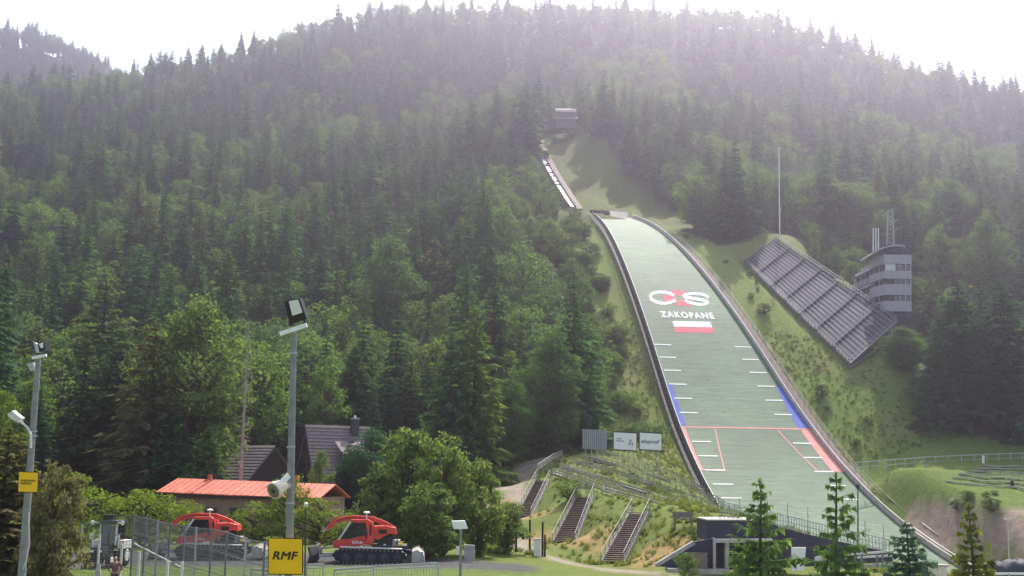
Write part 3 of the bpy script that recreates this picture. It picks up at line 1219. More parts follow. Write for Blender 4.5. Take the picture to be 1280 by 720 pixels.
# ------------------------------------------------------------------ judges' tower
TD = 240.0
ks = TD / F_PX
tb = at(1122, 452, TD)
tow = thing('judges_tower', tb, 'grey judges tower with three glazed storeys, curved roof and antennas', 'tower')


def tw(px, py, dd=0.0):
    return at(px, py, TD + dd)


MB().prism([tw(1094, 470, 1.5), tw(1134, 470, 1.5), tw(1134, 380, 1.5), tw(1094, 380, 1.5)], (0, 6, 0)).build('shaft', M['standgrey'], tow)
# main block: a chamfered front storey by storey; bands of parapet and recessed glass
def ring(py, g=0.0):
    """outline in plan at height py: left, corner, right, back"""
    a, b, c = tw(1091 + g, py, 4.5), tw(1105 + g * .6, py, g * .3), tw(1139.5 - g, py, g * .3)
    z = b.z
    out = [Vector((a.x, a.y, z)), Vector((b.x, b.y, z)), Vector((c.x, c.y, z)), Vector((c.x, c.y + 7, z)), Vector((a.x, c.y + 7, z))]
    return out


def slab(name, py0, py1, g, material):
    lo, hi = ring(py1, g), ring(py0, g)
    mb = MB()
    n = len(lo)
    mb.add(lo + hi, [tuple(range(n))[::-1], tuple(range(n, 2 * n))] + [(k, (k + 1) % n, n + (k + 1) % n, n + k) for k in range(n)])
    return mb.build(name, material, tow)


for y0, y1 in ((318, 329.5), (338, 348), (355, 368.5), (376, 389)):
    slab('parapet', y0, y1, 0.0, M['tower'])
for y0, y1 in ((329.5, 338), (348, 355), (368.5, 376)):
    fl = slab('window_band', y0 + .1, y1 - .1, 1.4, M['glass'])
    lo, hi = ring(y1, 1.2), ring(y0, 1.2)
    for i in range(3):
        for k in range(0, 6 if i == 1 else 3):
            f = k / (5 if i == 1 else 2)
            if i == 2:
                break
            a, b = lo[i].lerp(lo[i + 1], f), hi[i].lerp(hi[i + 1], f)
            MB().bar(a, b, .22).build('mullion', M['tower'], fl)
    a, b, c, d = lo[1].lerp(lo[2], .02), lo[1].lerp(lo[2], .40), hi[1].lerp(hi[2], .40), hi[1].lerp(hi[2], .02)
    q = Vector((0, -.12, 0))
    MB().prism([a + q, b + q, c + q, d + q], (0, .1, 0)).build('wall_panel', M['offwhite'] if y0 < 340 else M['standgrey'], tow)
# stepped booths descending to the left, towards the slope
for k in range(6):
    px, py = 1101 - k * 5.6, 330.5 + k * 2.7
    dd = 3.5 + k * 1.6
    a = tw(px, py, dd)
    for lvl in range(3 if k < 3 else 2 if k < 5 else 1):
        zc = a.z - 1.7 - lvl * 3.4
        bth = MB().box((a.x, a.y + 1.2, zc - .75), (1.25, 2.6, 1.3)).build('judge_booth', M['tower'], tow)
        MB().box((a.x, a.y + 1.35, zc + .55), (1.1, 2.3, 1.3)).build('booth_window', M['glass'], bth)
        MB().box((a.x - .1, a.y + 1.0, zc + 1.32), (1.5, 3.0, .22)).build('booth_roof', M['offwhite'] if k in (2, 3) and lvl else M['tower'], bth)
        MB().box((a.x - .55, a.y - .02, zc + .55), (.14, .14, 1.3)).build('booth_post', M['tower'], bth)
# fascia that follows the booths
MB().prism([tw(1076, 336, 12), tw(1112, 321, .4), tw(1112, 327, .4), tw(1076, 341, 12)], (.3, .5, 0)).build('fascia', M['tower'], tow)
MB().prism([tw(1069, 343, 15), tw(1090, 334.5, 7), tw(1090, 337, 7), tw(1069, 345, 15)], (.3, .8, 0)).build('eave', M['offwhite'], tow)
# curved roof
mb = MB()
rp = [(1088, 317.5), (1094, 313.5), (1102, 309.5), (1110, 307), (1118, 305.7), (1126, 305.5), (1132, 307.5)]
lo = [tw(x, y + 1.9, .2) for x, y in rp]
up = [tw(x, y, .2) for x, y in rp]
mb.prism(lo + up[::-1], (0, 7.5, 0))
mb.build('curved_roof', M['tower'], tow)
mb = MB().box(tw(1115, 313.5, 4), (25 * ks, 5, 10 * ks)).build('roof_house', M['standgrey'], tow)
for px in (1091.5, 1094.8, 1098):
    MB().tube(tw(px, 314, 2), tw(px, 285, 2), .11, .11, 6).build('antenna', M['white'], tow)
lm = thing('lattice_mast', tw(1113, 306, 5), 'grey lattice antenna mast rising behind the roof of the judges tower', 'mast')
cor = [(1108.2, 0), (1117.5, 0), (1117.5, 1.5), (1108.2, 1.5)]
ys = list(np.linspace(306, 262, 9))
for i, (px, d) in enumerate(cor):
    MB().tube(tw(px, 306, 5 + d), tw(px + (1113 - px) * .35, 262, 5 + d), .12, .09, 5).build('mast_leg', M['galv'], lm)
for a, b in zip(ys[:-1], ys[1:]):
    for i in range(4):
        (p0, d0), (p1, d1) = cor[i], cor[(i + 1) % 4]
        fa, fb = .35 * (306 - a) / 44, .35 * (306 - b) / 44
        q0, q1 = tw(p0 + (1113 - p0) * fa, a, 5 + d0), tw(p1 + (1113 - p1) * fb, b, 5 + d1)
        MB().bar(q0, q1, .08).build('mast_brace', M['galv'], lm)
MB().bar(tw(1103, 270, 5), tw(1116, 260, 5), .12).build('mast_arm', M['galv'], lm)
MB().bar(tw(1112, 279, 5), tw(1123, 274, 5), .16).build('mast_arm', M['galv'], lm)

fm_p = at(974.5, 300, 290)
fm = thing('floodlight_mast', fm_p, 'tall thin pale lamp mast above the top corner of the grandstand', 'mast')
MB().tube(at(974.8, 312, 290), at(973.7, 187, 290), .19, .13, 8).build('pole', M['white'], fm)
MB().box(at(973.7, 186, 290), (.8, .5, .5)).build('lamp_head', M['offwhite'], fm)
MB().box(at(974.6, 262, 290), (.5, .4, .9)).build('bracket', M['offwhite'], fm)

# platform with railing beside the right wall
p = at(914, 366, 262)
pl = thing('judging_platform', p, 'small railed metal platform beside the right wall of the slope', 'platform')
MB().box(p, (3.4, 1.6, .15)).build('deck', M['galv'], pl)
for dx in (-1.6, -.5, .6, 1.6):
    MB().bar(p + Vector((dx, -.7, -2)), p + Vector((dx, -.7, 1.2)), .09).build('post', M['galv'], pl)
for h in (.6, 1.2):
    MB().bar(p + Vector((-1.7, -.7, h)), p + Vector((1.7, -.7, h)), .09).build('rail', M['galv'], pl)
MB().box(p + Vector((.55, -.78, .65)), (1.9, .05, .9)).build('board', M['offwhite'], pl)
p = at(788, 518, 196)
tbp = thing('timber_platform', p, 'low timber table platform on the slope left of the wall', 'platform')
MB().box(p, (2.6, 1.6, .14)).build('deck', M['wood'], tbp)
for dx in (-1.1, 0, 1.1):
    MB().bar(p + Vector((dx, -.6, -1.4)), p + Vector((dx, -.6, 0)), .14).build('leg', M['wood'], tbp)

# bare palisade of poles at the forest edge on the left
pal = thing('pole_palisade', at(690, 360, 255), 'row of bare grey upright poles at the forest edge', 'palisade')
for k in range(17):
    f = k / 16
    px, py = 672 + 40 * f + 1.5 * math.sin(k * 3), 352 + 40 * f
    d = 262 - 26 * f
    hgt = random.uniform(5, 8.5) * (1 - .3 * f)
    b = at(px, py, d)
    MB().tube(b - Vector((0, 0, 1.5)), b + Vector((.15 * math.sin(k * 5), 0, hgt)), .10, .07, 6).build('palisade_pole', M['greybark'], pal)

# ------------------------------------------------------------------ billboards
def billboard(px0, px1, pyt, pyb, D, tilt, material, label, frame=True, legs=4):
    a, b = at(px0, pyb, D), at(px1, pyb + tilt, D + 1.2)
    c, d = at(px1, pyt + tilt, D + 1.2), at(px0, pyt, D)
    bb = thing('billboard', (a + b) / 2, label, 'billboard', 'billboards below the grass bank')
    MB().prism([a, b, c, d], (0, .12, 0)).build('panel', material, bb)
    if frame:
        for p, q in ((a, b), (b, c), (c, d), (d, a)):
            MB().bar(p + Vector((0, .08, 0)), q + Vector((0, .08, 0)), .17, .15).build('frame_bar', M['darkwood'], bb)
    for k in range(legs):
        f = (k + .5) / legs
        q = a.lerp(b, f) + Vector((0, .2, 0))
        MB().bar((q.x, q.y, gz(q.x, q.y) - .3), (q.x, q.y, q.z + 2.0), .12).build('leg', M['galv'], bb)
    return bb, (a, b, c, d)


bb1, q1 = billboard(728, 758.5, 536, 561, 158, 2.0, mat('grey_sheet_metal', (.20, .215, .215), .55, .15, 2, 0, .2), 'blank grey corrugated sheet billboard at the dark forest edge', False)
for k in range(12):
    f = (k + .5) / 12
    MB().bar(q1[0].lerp(q1[1], f) + Vector((0, -.03, .05)), q1[3].lerp(q1[2], f) + Vector((0, -.03, -.05)), .08, .05, (0, 1, 0)).build('sheet_rib', M['galv'], bb1)
bb2, q2 = billboard(766.5, 795.5, 539.5, 562, 158, 1.8, M['white'], 'white framed billboard with two faint lines of print and a small emblem')
bb3, q3 = billboard(799, 827, 540, 562, 158, 1.8, M['white'], 'white framed billboard with one bold dark italic word across it')


def on_board(name, q, x, y, sx, sy, poly, parent, material, dy=-.03):
    a, b, c, d = q
    vs = []
    for i, (vx, vy) in enumerate(poly[0]):
        f, g = x + vx * sx, y + vy * sy
        vs.append(a.lerp(b, f).lerp(d.lerp(c, f), g) + Vector((0, dy - .006 * layer(poly[0], i), 0)))
    return MB().add(vs, poly[1]).build(name, material, parent)


BOX = ([(-.5, -.5), (.5, -.5), (.5, .5), (-.5, .5)], [(0, 1, 2, 3)])
tv, tf, tw_, th_ = text_polys('aluprof', 1, 0, .25, 1.0, .02)
on_board('lettering', q3, .5, .47, .84 / tw_, .30 / th_, (tv, tf), bb3, M['greyink'])
on_board('printed_line', q2, .26, .62, .24, .05, BOX, bb2, M['greyink'])
on_board('printed_line', q2, .30, .50, .34, .05, BOX, bb2, M['greyink'])
for (x, y, sx, sy) in ((.74, .56, .08, .10), (.69, .38, .05, .16), (.76, .40, .04, .10), (.83, .38, .05, .16)):
    on_board('emblem_mark', q2, x, y, sx, sy, BOX, bb2, M['greyink'])

# ------------------------------------------------------------------ stairs on the embankment
def stairs(bl, br, tl_, tr, D0, D1, n, label, landing=None):
    a, b = at(*bl, D0), at(*br, D0)
    c, d = at(*tl_, D1), at(*tr, D1)
    st = thing('outdoor_staircase', (a + b) / 2, label, 'staircase', 'staircases on the grass embankment')
    stringer = {}
    for p, q, r in ((a, c, -1), (b, d, 1)):
        MB().bar(p + Vector((.0, 0, -.12)), q + Vector((0, 0, -.12)), .14, .5).build('stringer', M['concrete'], st)
        hand = [(0, 0.02), (.48, .5), (.52, 1.0)]
        for h in (.5, 1.0):
            for f0, f1 in ((-.03, .5), (.5, 1.08)):
                MB().bar(p.lerp(q, f0) + Vector((0, 0, h)), p.lerp(q, f1) + Vector((0, 0, h)), .055, .05).build('handrail', M['railing'], st)
        for k in range(9):
            f = -.02 + k * 1.09 / 8
            MB().bar(p.lerp(q, f) - Vector((0, 0, .3)), p.lerp(q, f) + Vector((0, 0, 1.02)), .07).build('rail_post', M['railing'], st)
    run = (c - a)
    for k in range(n):
        f0, f1 = k / n, (k + 1) / n
        p0, p1, p2, p3 = a.lerp(c, f0), b.lerp(d, f0), b.lerp(d, f1), a.lerp(c, f1)
        z = p3.z
        vs = [Vector((p.x, p.y, z)) for p in (p0, p1, p2, p3)] + [Vector((p.x, p.y, z - .07)) for p in (p0, p1, p2, p3)]
        vs[0].y -= .05
        vs[1].y -= .05
        mb = MB().add(vs, [(0, 1, 2, 3), (7, 6, 5, 4), (0, 4, 5, 1), (1, 5, 6, 2), (2, 6, 7, 3), (3, 7, 4, 0)])
        mb.build('step', M['steps'], st)
    # solid carriage under the treads
    mb = MB()
    dn = Vector((0, 0, -.16))
    mb.add([a + dn, b + dn, d + dn, c + dn, a + dn * 4, b + dn * 4, d + dn * 4, c + dn * 4], [(0, 1, 2, 3), (0, 4, 5, 1), (1, 5, 6, 2), (3, 2, 6, 7)])
    mb.build('carriage', M['darkwood'], st)
    return st


stairs(*STAIRS[0], 26, 'middle wooden staircase with pale handrails climbing the grass embankment')
stairs(*STAIRS[1], 26, 'wooden staircase nearest the dark bunker on the embankment')
stairs(*STAIRS[2], 26, 'narrow wooden staircase beside the light dirt path, partly behind bushes')

# terrace railings between the embankment and the slope
def railing(pts, label, n_post, hgt=1.1, rails=(.5, .8, 1.1), name='terrace_railing', group='railings on the terraces', materials='railing', seat=True):
    P = [at(*p) for p in pts]
    if seat:
        P = [Vector((p.x, p.y, max(p.z, gz(p.x, p.y)) if False else p.z)) for p in P]
    rl = thing(name, P[0], label, 'railing', group)
    L = np.concatenate([[0], np.cumsum([(P[i + 1] - P[i]).length for i in range(len(P) - 1)])])
    for h in rails:
        mb = MB()
        for a, b in zip(P[:-1], P[1:]):
            mb.bar(a + Vector((0, 0, h)), b + Vector((0, 0, h)), .08, .08)
        mb.build('rail', M[materials], rl)
    pm = MB().bar((0, 0, -.6), (0, 0, hgt + .05), .09).mesh('post', M[materials])
    for q in np.linspace(0, L[-1], n_post):
        k = min(len(P) - 2, int(np.searchsorted(L, q, 'right') - 1))
        p = P[k].lerp(P[k + 1], (q - L[k]) / max(1e-6, L[k + 1] - L[k]))
        inst('post', pm, rl, p - P[0])
    return rl


for k, lb in enumerate(('lowest terrace railing, along the top edge of the embankment', 'second terrace railing up from the embankment edge', 'middle terrace railing, passing below the billboards',
                        'fourth terrace railing up from the embankment edge', 'highest terrace railing, just under the billboards')):
    railing(TERR[k], lb, (34, 34, 34, 30, 26)[k])
railing([(752, 622, 124), (792, 632, 119), (845, 649, 113)], 'short terrace railing above the staircase nearest the bunker', 14)
railing([(718, 617, 124), (740, 617, 125)], 'short handrail across the top of the middle staircase', 4)
railing([(672, 592, 142), (690, 579, 152), (703, 573, 158)], 'bent handrail at the top of the narrow staircase by the path', 6)
for k in range(4):
    r0 = TERR[4 - k]
    r1 = TERR[3 - k]
    ja, jb = 0, -1
    a = at((r0[ja][0] + r1[ja][0]) / 2, (r0[ja][1] + r1[ja][1]) / 2, (r0[ja][2] + r1[ja][2]) / 2)
    b = at((r0[2][0] + r1[2][0]) / 2, (r0[2][1] + r1[2][1]) / 2, (r0[2][2] + r1[2][2]) / 2)
    ts_ = thing('terrace_step', a, ['highest long timber terrace step under the billboards', 'second long timber terrace step from the top', 'third long timber terrace step from the top', 'lowest long timber terrace step above the embankment'][k], 'terrace step', 'long timber steps of the terraces')
    MB().bar(a + Vector((0, 0, .05)), b + Vector((0, 0, .05)), 1.1, .3).build('tread_beam', M['wood'], ts_)
    MB().bar(a + Vector((0, .5, .3)), b + Vector((0, .5, .3)), .16, .3).build('edge_board', M['railing'], ts_)
# bench on the embankment
p = at(854, 655, 101)
bn = thing('wooden_bench', p, 'short weathered wooden bench near the bunker on the embankment', 'bench')
MB().box(p + Vector((0, 0, .45)), (1.8, .5, .1)).build('seat', M['wood'], bn)
MB().box(p + Vector((0, .25, .8)), (1.8, .08, .45)).build('backrest', M['wood'], bn)
for dx in (-.75, .75):
    MB().box(p + Vector((dx, 0, .05)), (.14, .45, .9)).build('leg', M['wood'], bn)

# ------------------------------------------------------------------ bunker, retaining wall and railing at the foot of the run-out
BD = 86.0


def bk(px, py, dd=0.0):
    return at(px, py, BD + dd)


bun = thing('service_bunker', bk(915, 713), 'dark plastered service bunker with a concrete framed doorway', 'bunker')


def wall(name, pts, th, material, dd=0.0, parent=None):
    return MB().prism([bk(x, y, dd) for x, y in pts], (0, th, 0)).build(name, material, parent or bun)


wall('upper_wall', [(884.5, 676), (972, 676), (972, 657), (945, 651.5), (884.5, 651)], 5, M['navy'], 1.2)
wall('coping', [(883.5, 651), (946, 651.4), (946, 649.6), (883.5, 649.3)], 5.2, M['railing'], 1.1)
wall('lintel', [(894, 678.5), (966, 678.5), (966, 674.2), (894, 674.2)], 1.4, M['concrete'], -.2)
wall('door_recess', [(896, 712), (966, 712), (966, 678.5), (896, 678.5)], 2.0, M['black'], 1.2)
wall('door_leaf', [(897, 711), (907, 711), (907, 679), (897, 679)], .1, M['navy'], .8)
wall('pillar', [(891.5, 711.5), (894.8, 711.5), (894.8, 673), (891.5, 672.5)], .8, M['concrete'], -.3)
wall('pillar', [(907, 712), (911.5, 712), (911.5, 678.5), (907, 678.5)], .6, M['concrete'], -.1)
wall('wing_wall', [(820, 708), (892, 711.5), (892, 674), (868, 679)], .5, M['navy'], 0)
MB().bar(bk(820, 706.5, .2), bk(867.5, 678, .2), .5, .28).build('wing_coping', M['concrete'], bun)
MB().bar(bk(867.5, 678, .2), bk(892, 673.5, .2), .5, .12).build('wing_coping', M['navy'], bun)
wall('base_slab', [(835, 716), (912, 718), (912, 712.5), (835, 711)], 1.6, M['concrete'], -1.2)

lum = thing('timber_stack', bk(871, 708, -.5), 'stack of weathered timber boards leaning on the bunker wing wall', 'timber stack')
for k in range(7):
    y = 708.5 - k * 2.8
    MB().bar(bk(857.5 + (k % 2) * .6, y, -.5), bk(884.5 - (k % 3) * .5, y + .5, -.5), .22, .15).build('plank', M['wood'], lum)

rw = thing('retaining_wall', bk(1020, 700), 'long dark retaining wall tapering down below the run-out', 'wall')
wall('wall', [(940, 712), (1116, 702), (1116, 690.5), (1085, 684.5), (1060, 679.2), (1035, 673.5), (1011, 668.5), (990, 662.6), (970, 658), (940, 655)], 1.0, M['navy'], 3, rw)
MB().prism([bk(989.5, 714, .5), bk(1005, 713, .5), bk(1007.5, 684.3, .5), bk(989.5, 684.3, .5)], (0, .2, 0)).build('white_panel', M['white'], rw)
mb = MB()
for (a, b) in (((1018, 697.2), (1120, 688.5)), ((1018, 699.8), (1125, 694))):
    MB().bar(bk(*a, 1.2), bk(*b, 1.2), .1, .16).build('wall_rail', M['offwhite'], rw)
MB().bar(bk(1018, 711, 1.2), bk(1135, 704.5, 1.2), .12, .25).build('wall_footing', M['concrete'], rw)
for px in (1077, 1096, 1103):
    MB().bar(bk(px, 709, 1.2), bk(px, 692.5, 1.2), .14).build('wall_post', M['standline'], rw)
rim = [(900, 641), (935, 645), (968, 651.5), (990, 656), (1011, 661.5), (1035, 667), (1060, 673), (1085, 678.5), (1112, 685)]
P = [bk(x, y + 6.5, 3.5) for x, y in rim]
rrl = thing('rim_railing', P[0], 'thin grey railing along the top of the long dark retaining wall', 'railing')
for h in (.15, .55, 1.0):
    mb = MB()
    for a, b in zip(P[:-1], P[1:]):
        mb.bar(a + Vector((0, 0, h)), b + Vector((0, 0, h)), .05)
    mb.build('rail', M['galv'], rrl)
pm = MB().bar((0, 0, -.4), (0, 0, 1.05), .05).mesh('post', M['galv'])
for k in range(52):
    f = k / 51 * (len(P) - 1)
    i = min(len(P) - 2, int(f))
    inst('post', pm, rrl, P[i].lerp(P[i + 1], f - i) - P[0])
P2 = [at(890, 637, 118), at(960, 640, 116), at(1010, 650, 112), at(1060, 663, 106), at(1105, 676, 100)]
r2 = thing('cable_railing', P2[0], 'faint wire railing crossing in front of the green run-out', 'railing')
for h in (0, .5, 1.0):
    mb = MB()
    for a, b in zip(P2[:-1], P2[1:]):
        mb.bar(a + Vector((0, 0, h)), b + Vector((0, 0, h)), .035)
    mb.build('wire', M['galv'], r2)
for k in range(9):
    f = k / 8 * (len(P2) - 1)
    i = min(len(P2) - 2, int(f))
    q = P2[i].lerp(P2[i + 1], f - i)
    MB().bar(q - Vector((0, 0, 1.2)), q + Vector((0, 0, 1.3)), .06).build('post', M['galv'], r2)

p = at(1072, 690, 96)
tpz = thing('thin_pole', p, 'thin dark upright pole in front of the green run-out', 'pole')
MB().tube(p - Vector((0, 0, 1)), at(1072.3, 606, 96), .07, .05, 6).build('pole', M['dark'], tpz)
MB().box(at(1072.3, 608, 96), (.25, .2, .35)).build('pole_cap', M['dark'], tpz)

# small white kiosk box and rails by the end of the run-out
p = at(1172, 716, 82)
kb = thing('utility_box', p, 'small cream utility box at the foot of the end rails', 'utility box')
MB().box(at(1172, 713, 82), (1.05, .7, .75)).build('box', M['cream'], kb)
MB().box(at(1172, 706.5, 82), (1.3, .9, .12)).build('lid', M['concrete'], kb)
for px in (1079, 1094):
    p = at(px, 716, 80)
    sb = thing('timber_post', p, ['short brown timber post left of its twin below the retaining wall', 'short brown timber post right of its twin below the retaining wall'][px > 1080], 'post', 'timber posts below the wall')
    MB().tube(p, at(px, 711, 80), .16, .15, 8).build('post', M['darkwood'], sb)

# ------------------------------------------------------------------ meadow on the right: fence, benches, lamp, heaps
P = [at(x, y, d) for x, y, d in ((1070, 588, 188), (1110, 585, 191), (1160, 581, 194), (1228, 577.5, 195), (1290, 575.5, 196), (1360, 573.5, 197))]
mf = thing('meadow_fence', P[0], 'long wire fence along the far edge of the right meadow', 'fence')
for h in (.5, 1.3):
    mb = MB()
    for a, b in zip(P[:-1], P[1:]):
        mb.bar(a + Vector((0, 0, h)), b + Vector((0, 0, h)), .14 if h > 1 else .07)
    mb.build('rail', M['galv'], mf)
pm = MB().bar((0, 0, -.6), (0, 0, 1.4), .10).mesh('post', M['galv'])
for k in range(22):
    f = k / 21 * (len(P) - 1)
    i = min(len(P) - 2, int(f))
    inst('post', pm, mf, P[i].lerp(P[i + 1], f - i) - P[0])
p = at(1229, 579, 192)
wp = thing('white_marker_post', p, 'short white marker post standing at the meadow fence', 'post')
MB().tube(p, at(1229, 569.5, 192), .22, .22, 8).build('post', M['white'], wp)
MB().tube(p - Vector((0, 0, 3)), p, .06, .06, 6).build('stem', M['galv'], wp)
NB = 7
for k in range(NB):
    f = k / (NB - 1)
    y0, y1 = 593 + 19 * f, 593 + 30 * f
    a, b = at(1232 - 50 * f, 596 + 6 * f, 189 - 12 * f), at(1300, 594 + 26 * f, 189 - 20 * f)
    a.z, b.z = gz(a.x, a.y) + .15, gz(b.x, b.y) + .15
    br = thing('bench_row', a, 'row %s of the low timber benches on the right meadow' % ['one, farthest up', 'two', 'three', 'four', 'five', 'six', 'seven, lowest down'][k], 'bench row', 'bench rows on the meadow')
    n = 5
    for q in range(n):
        s0, s1 = a.lerp(b, q / n), a.lerp(b, (q + .93) / n)
        s0.z, s1.z = gz(s0.x, s0.y) + .2, gz(s1.x, s1.y) + .2
        MB().bar(s0, s1, .4, .22).build('bench_beam', M['concrete'], br)
p = at(1265, 613, 173)
bp_ = thing('wooden_marker', p, 'dark brown wooden post standing among the meadow benches', 'post')
MB().bar(p - Vector((0, 0, .5)), at(1265, 603, 173), .42, .36).build('post', M['darkwood'], bp_)
MB().box(at(1265, 602, 173), (.34, .34, .3)).build('post_cap', M['darkwood'], bp_)
p = at(1261, 704, 139)
ll = thing('lamp_post', p, 'slim pale lamp post with a double head below the cut bank', 'lamp post')
MB().tube(p - Vector((0, 0, .5)), at(1260, 651, 139), .08, .06, 8).build('pole', M['offwhite'], ll)
for dx in (-.28, .28):
    MB().box(at(1260, 650, 139) + Vector((dx, 0, .08)), (.38, .35, .22)).build('lamp_head', M['offwhite'], ll)
for px, pyt, wd, lb in ((1244, 702, 1.55, 'smaller dark blue-grey tarpaulin heap left of the larger one'), (1270, 699, 2.0, 'larger dark blue-grey tarpaulin heap at the edge of the meadow')):
    D = 92
    tpv = at(px, pyt, D)
    n, m_ = 22, 9
    vs, fs = [], []
    hz = tpv.z + 2.6
    for i in range(m_ + 1):
        el = math.pi / 2 * i / m_
        for k in range(n):
            a = 2 * math.pi * k / n
            r = wd * .85 * math.cos(el) ** .7 * (1 + .07 * math.sin(3 * a + i) + .05 * math.sin(7 * a - 2 * i))
            vs.append((tpv.x + r * math.cos(a), tpv.y + r * math.sin(a), tpv.z - 2.4 + 2.4 * math.sin(el) * (1 + .03 * math.sin(5 * a))))
    for i in range(m_):
        for k in range(n):
            fs.append((i * n + k, i * n + (k + 1) % n, (i + 1) * n + (k + 1) % n, (i + 1) * n + k))
    o = MB().add(vs, fs).build('covered_heap', M['heap'], None, smooth=True)
    tag(o, lb, 'heap', 'dark covered heaps')
a, b = at(1226, 717, 84), at(1330, 717.5, 84)
gr = thing('guard_rail', a, 'low white guard rail in front of the dark heaps', 'railing')
MB().bar(a, b, .1, .16).build('rail', M['white'], gr)
MB().bar(a - Vector((0, 0, .5)), b - Vector((0, 0, .5)), .1, .5).build('board', M['wood'], gr)
for k in range(4):
    q = a.lerp(b, k / 3)
    MB().bar(q - Vector((0, 0, 1)), q + Vector((0, -.06, .05)), .1).build('post', M['galv'], gr)

# ------------------------------------------------------------------ houses on the left
def house(name, label, ridge0, yaw, L, Wd, drop, material, wallmat, wall_h, courses=14, over=.5, chimney=None):
    """gabled house given by the near end of its ridge; local x along the ridge, y towards the back"""
    h = thing(name, (ridge0.x, ridge0.y, ridge0.z - drop - wall_h), label, 'house', None, yaw)
    zr, ze = drop + wall_h, wall_h
    hwid = Wd / 2
    mb = MB()
    mb.prism([(.3, -hwid + over, 0), (.3, hwid - over, 0), (.3, hwid - over, ze + .3), (.3, 0, zr - .35), (.3, -hwid + over, ze + .3)], (L - .6, 0, 0))
    mb.build('wall', wallmat, h, local=True)
    for sd in (-1, 1):
        roof = MB().prism([(0, 0, zr - .12), (0, sd * hwid, ze - .12), (0, sd * hwid, ze), (0, 0, zr)], (L, 0, 0)).build('roof', material, h, local=True)
        if sd < 0 and courses:
            for k in range(courses):
                f = (k + .5) / courses
                y, z = sd * hwid * f, zr + (ze - zr) * f
                sl = math.atan2(zr - ze, hwid)
                MB().box((L / 2, y, z + .09), (L - .02 * (k % 3), hwid / courses / math.cos(sl) * .86, .13), Matrix.Rotation(sl - .10, 3, 'X')).build('roof_course', material, roof, local=True)
        MB().bar((-.05, 0, zr - .1), (-.05, sd * hwid, ze - .1), .12, .3).build('bargeboard', M['darkwood'], h, local=True)
    if chimney is not None:
        ch = MB().box((chimney, -hwid * .16, zr - .1), (.9, .8, 2.0)).build('chimney', M['dark'], h, local=True)
        MB().box((chimney, -hwid * .16, zr + 1.0), (1.05, .95, .16)).build('chimney_cap', M['galv'], ch, local=True)
        MB().tube((chimney, -hwid * .16, zr + 1.05), (chimney, -hwid * .16, zr + 1.4), .15, .12, 8).build('flue', M['white'], ch, local=True)
    return h


def window(h, x, y, z, wd, hg, n=(0, -1)):
    fr = MB().box((x, y, z), (wd, .10, hg) if n[1] else (.10, wd, hg)).build('window', M['wood'], h, local=True)
    d = Vector((n[0] * .06, n[1] * .06, 0))
    MB().box(Vector((x, y, z)) + d, (wd * .82, .03, hg * .84) if n[1] else (.03, wd * .82, hg * .84)).build('pane', M['glass'], fr, local=True)


c = house('chalet', 'steep-roofed dark timber chalet with grey roof and chimney behind the lamp pole', at(381, 531.5, 140), rad(28), 8.6, 8.6, 6.8, M['roofgrey'], M['darkwood'], 3.2, 16, chimney=6.3)
for z in (1.8, 5.0):
    for y in ((-2.0, 1.6) if z < 3 else (0,)):
        window(c, .24, y, z, .9, 1.1, (-1, 0))
dm = MB().prism([(3.9, -4.6, 5.1), (6.9, -4.6, 5.1), (6.9, -4.6, 6.5), (3.9, -4.6, 6.5)], (0, 2.6, 0)).build('dormer', M['darkwood'], c, local=True)
MB().prism([(3.3, -5.1, 6.35), (7.4, -5.1, 6.35), (7.4, -2.0, 7.9), (3.3, -2.0, 7.9)], (0, 0, .14)).build('dormer_roof', M['roofgrey'], dm, local=True)
for x in (4.6, 5.4, 6.2):
    window(dm, x, -4.64, 5.8, .6, .9)
MB().box((4.3, -4.3, 3.0), (8.0, .7, .16)).build('balcony', M['wood'], c, local=True)
for k in range(9):
    MB().bar((.5 + k * .95, -4.6, 3.0), (.5 + k * .95, -4.6, 3.95), .08).build('baluster', M['wood'], c, local=True)
for x in (1.6, 4.2, 6.6):
    window(c, x, -4.28 + .5 - .02, 1.6, 1.0, 1.1)

c = house('cottage', 'grey slatted roof of a low cottage left of the lamp pole', at(298, 558, 136), rad(-36), 6.5, 9.0, 4.6, M['roofgrey'], M['darkwood'], 2.4, 13)
window(c, 3.2, -4.02, 1.3, .9, 1.0)
c = house('cottage', 'pale pinkish roof of a cottage glimpsed behind the left lamp post', at(88, 529, 158), rad(-14), 4.4, 7.0, 3.2, mat('weathered_pink_roof', (.27, .20, .18), .85, .3, 2, .3), M['wood'], 2.6, 9)
window(c, 1.6, -3.02, 1.4, .9, .9)
MB().box((.8, -3.3, 2.0), (1.7, .5, .6)).build('awning', M['white'], c, local=True)
c = house('cottage', 'rusty red gable roof showing through the trees beside the dead spruce', at(289, 541, 150), rad(10), 3.4, 4.0, 2.2, mat('rusty_red_roof', (.30, .11, .09), .85, .3, 2, .3), M['darkwood'], 3, 6)
window(c, 1.6, -1.5, 1.6, .8, .9)

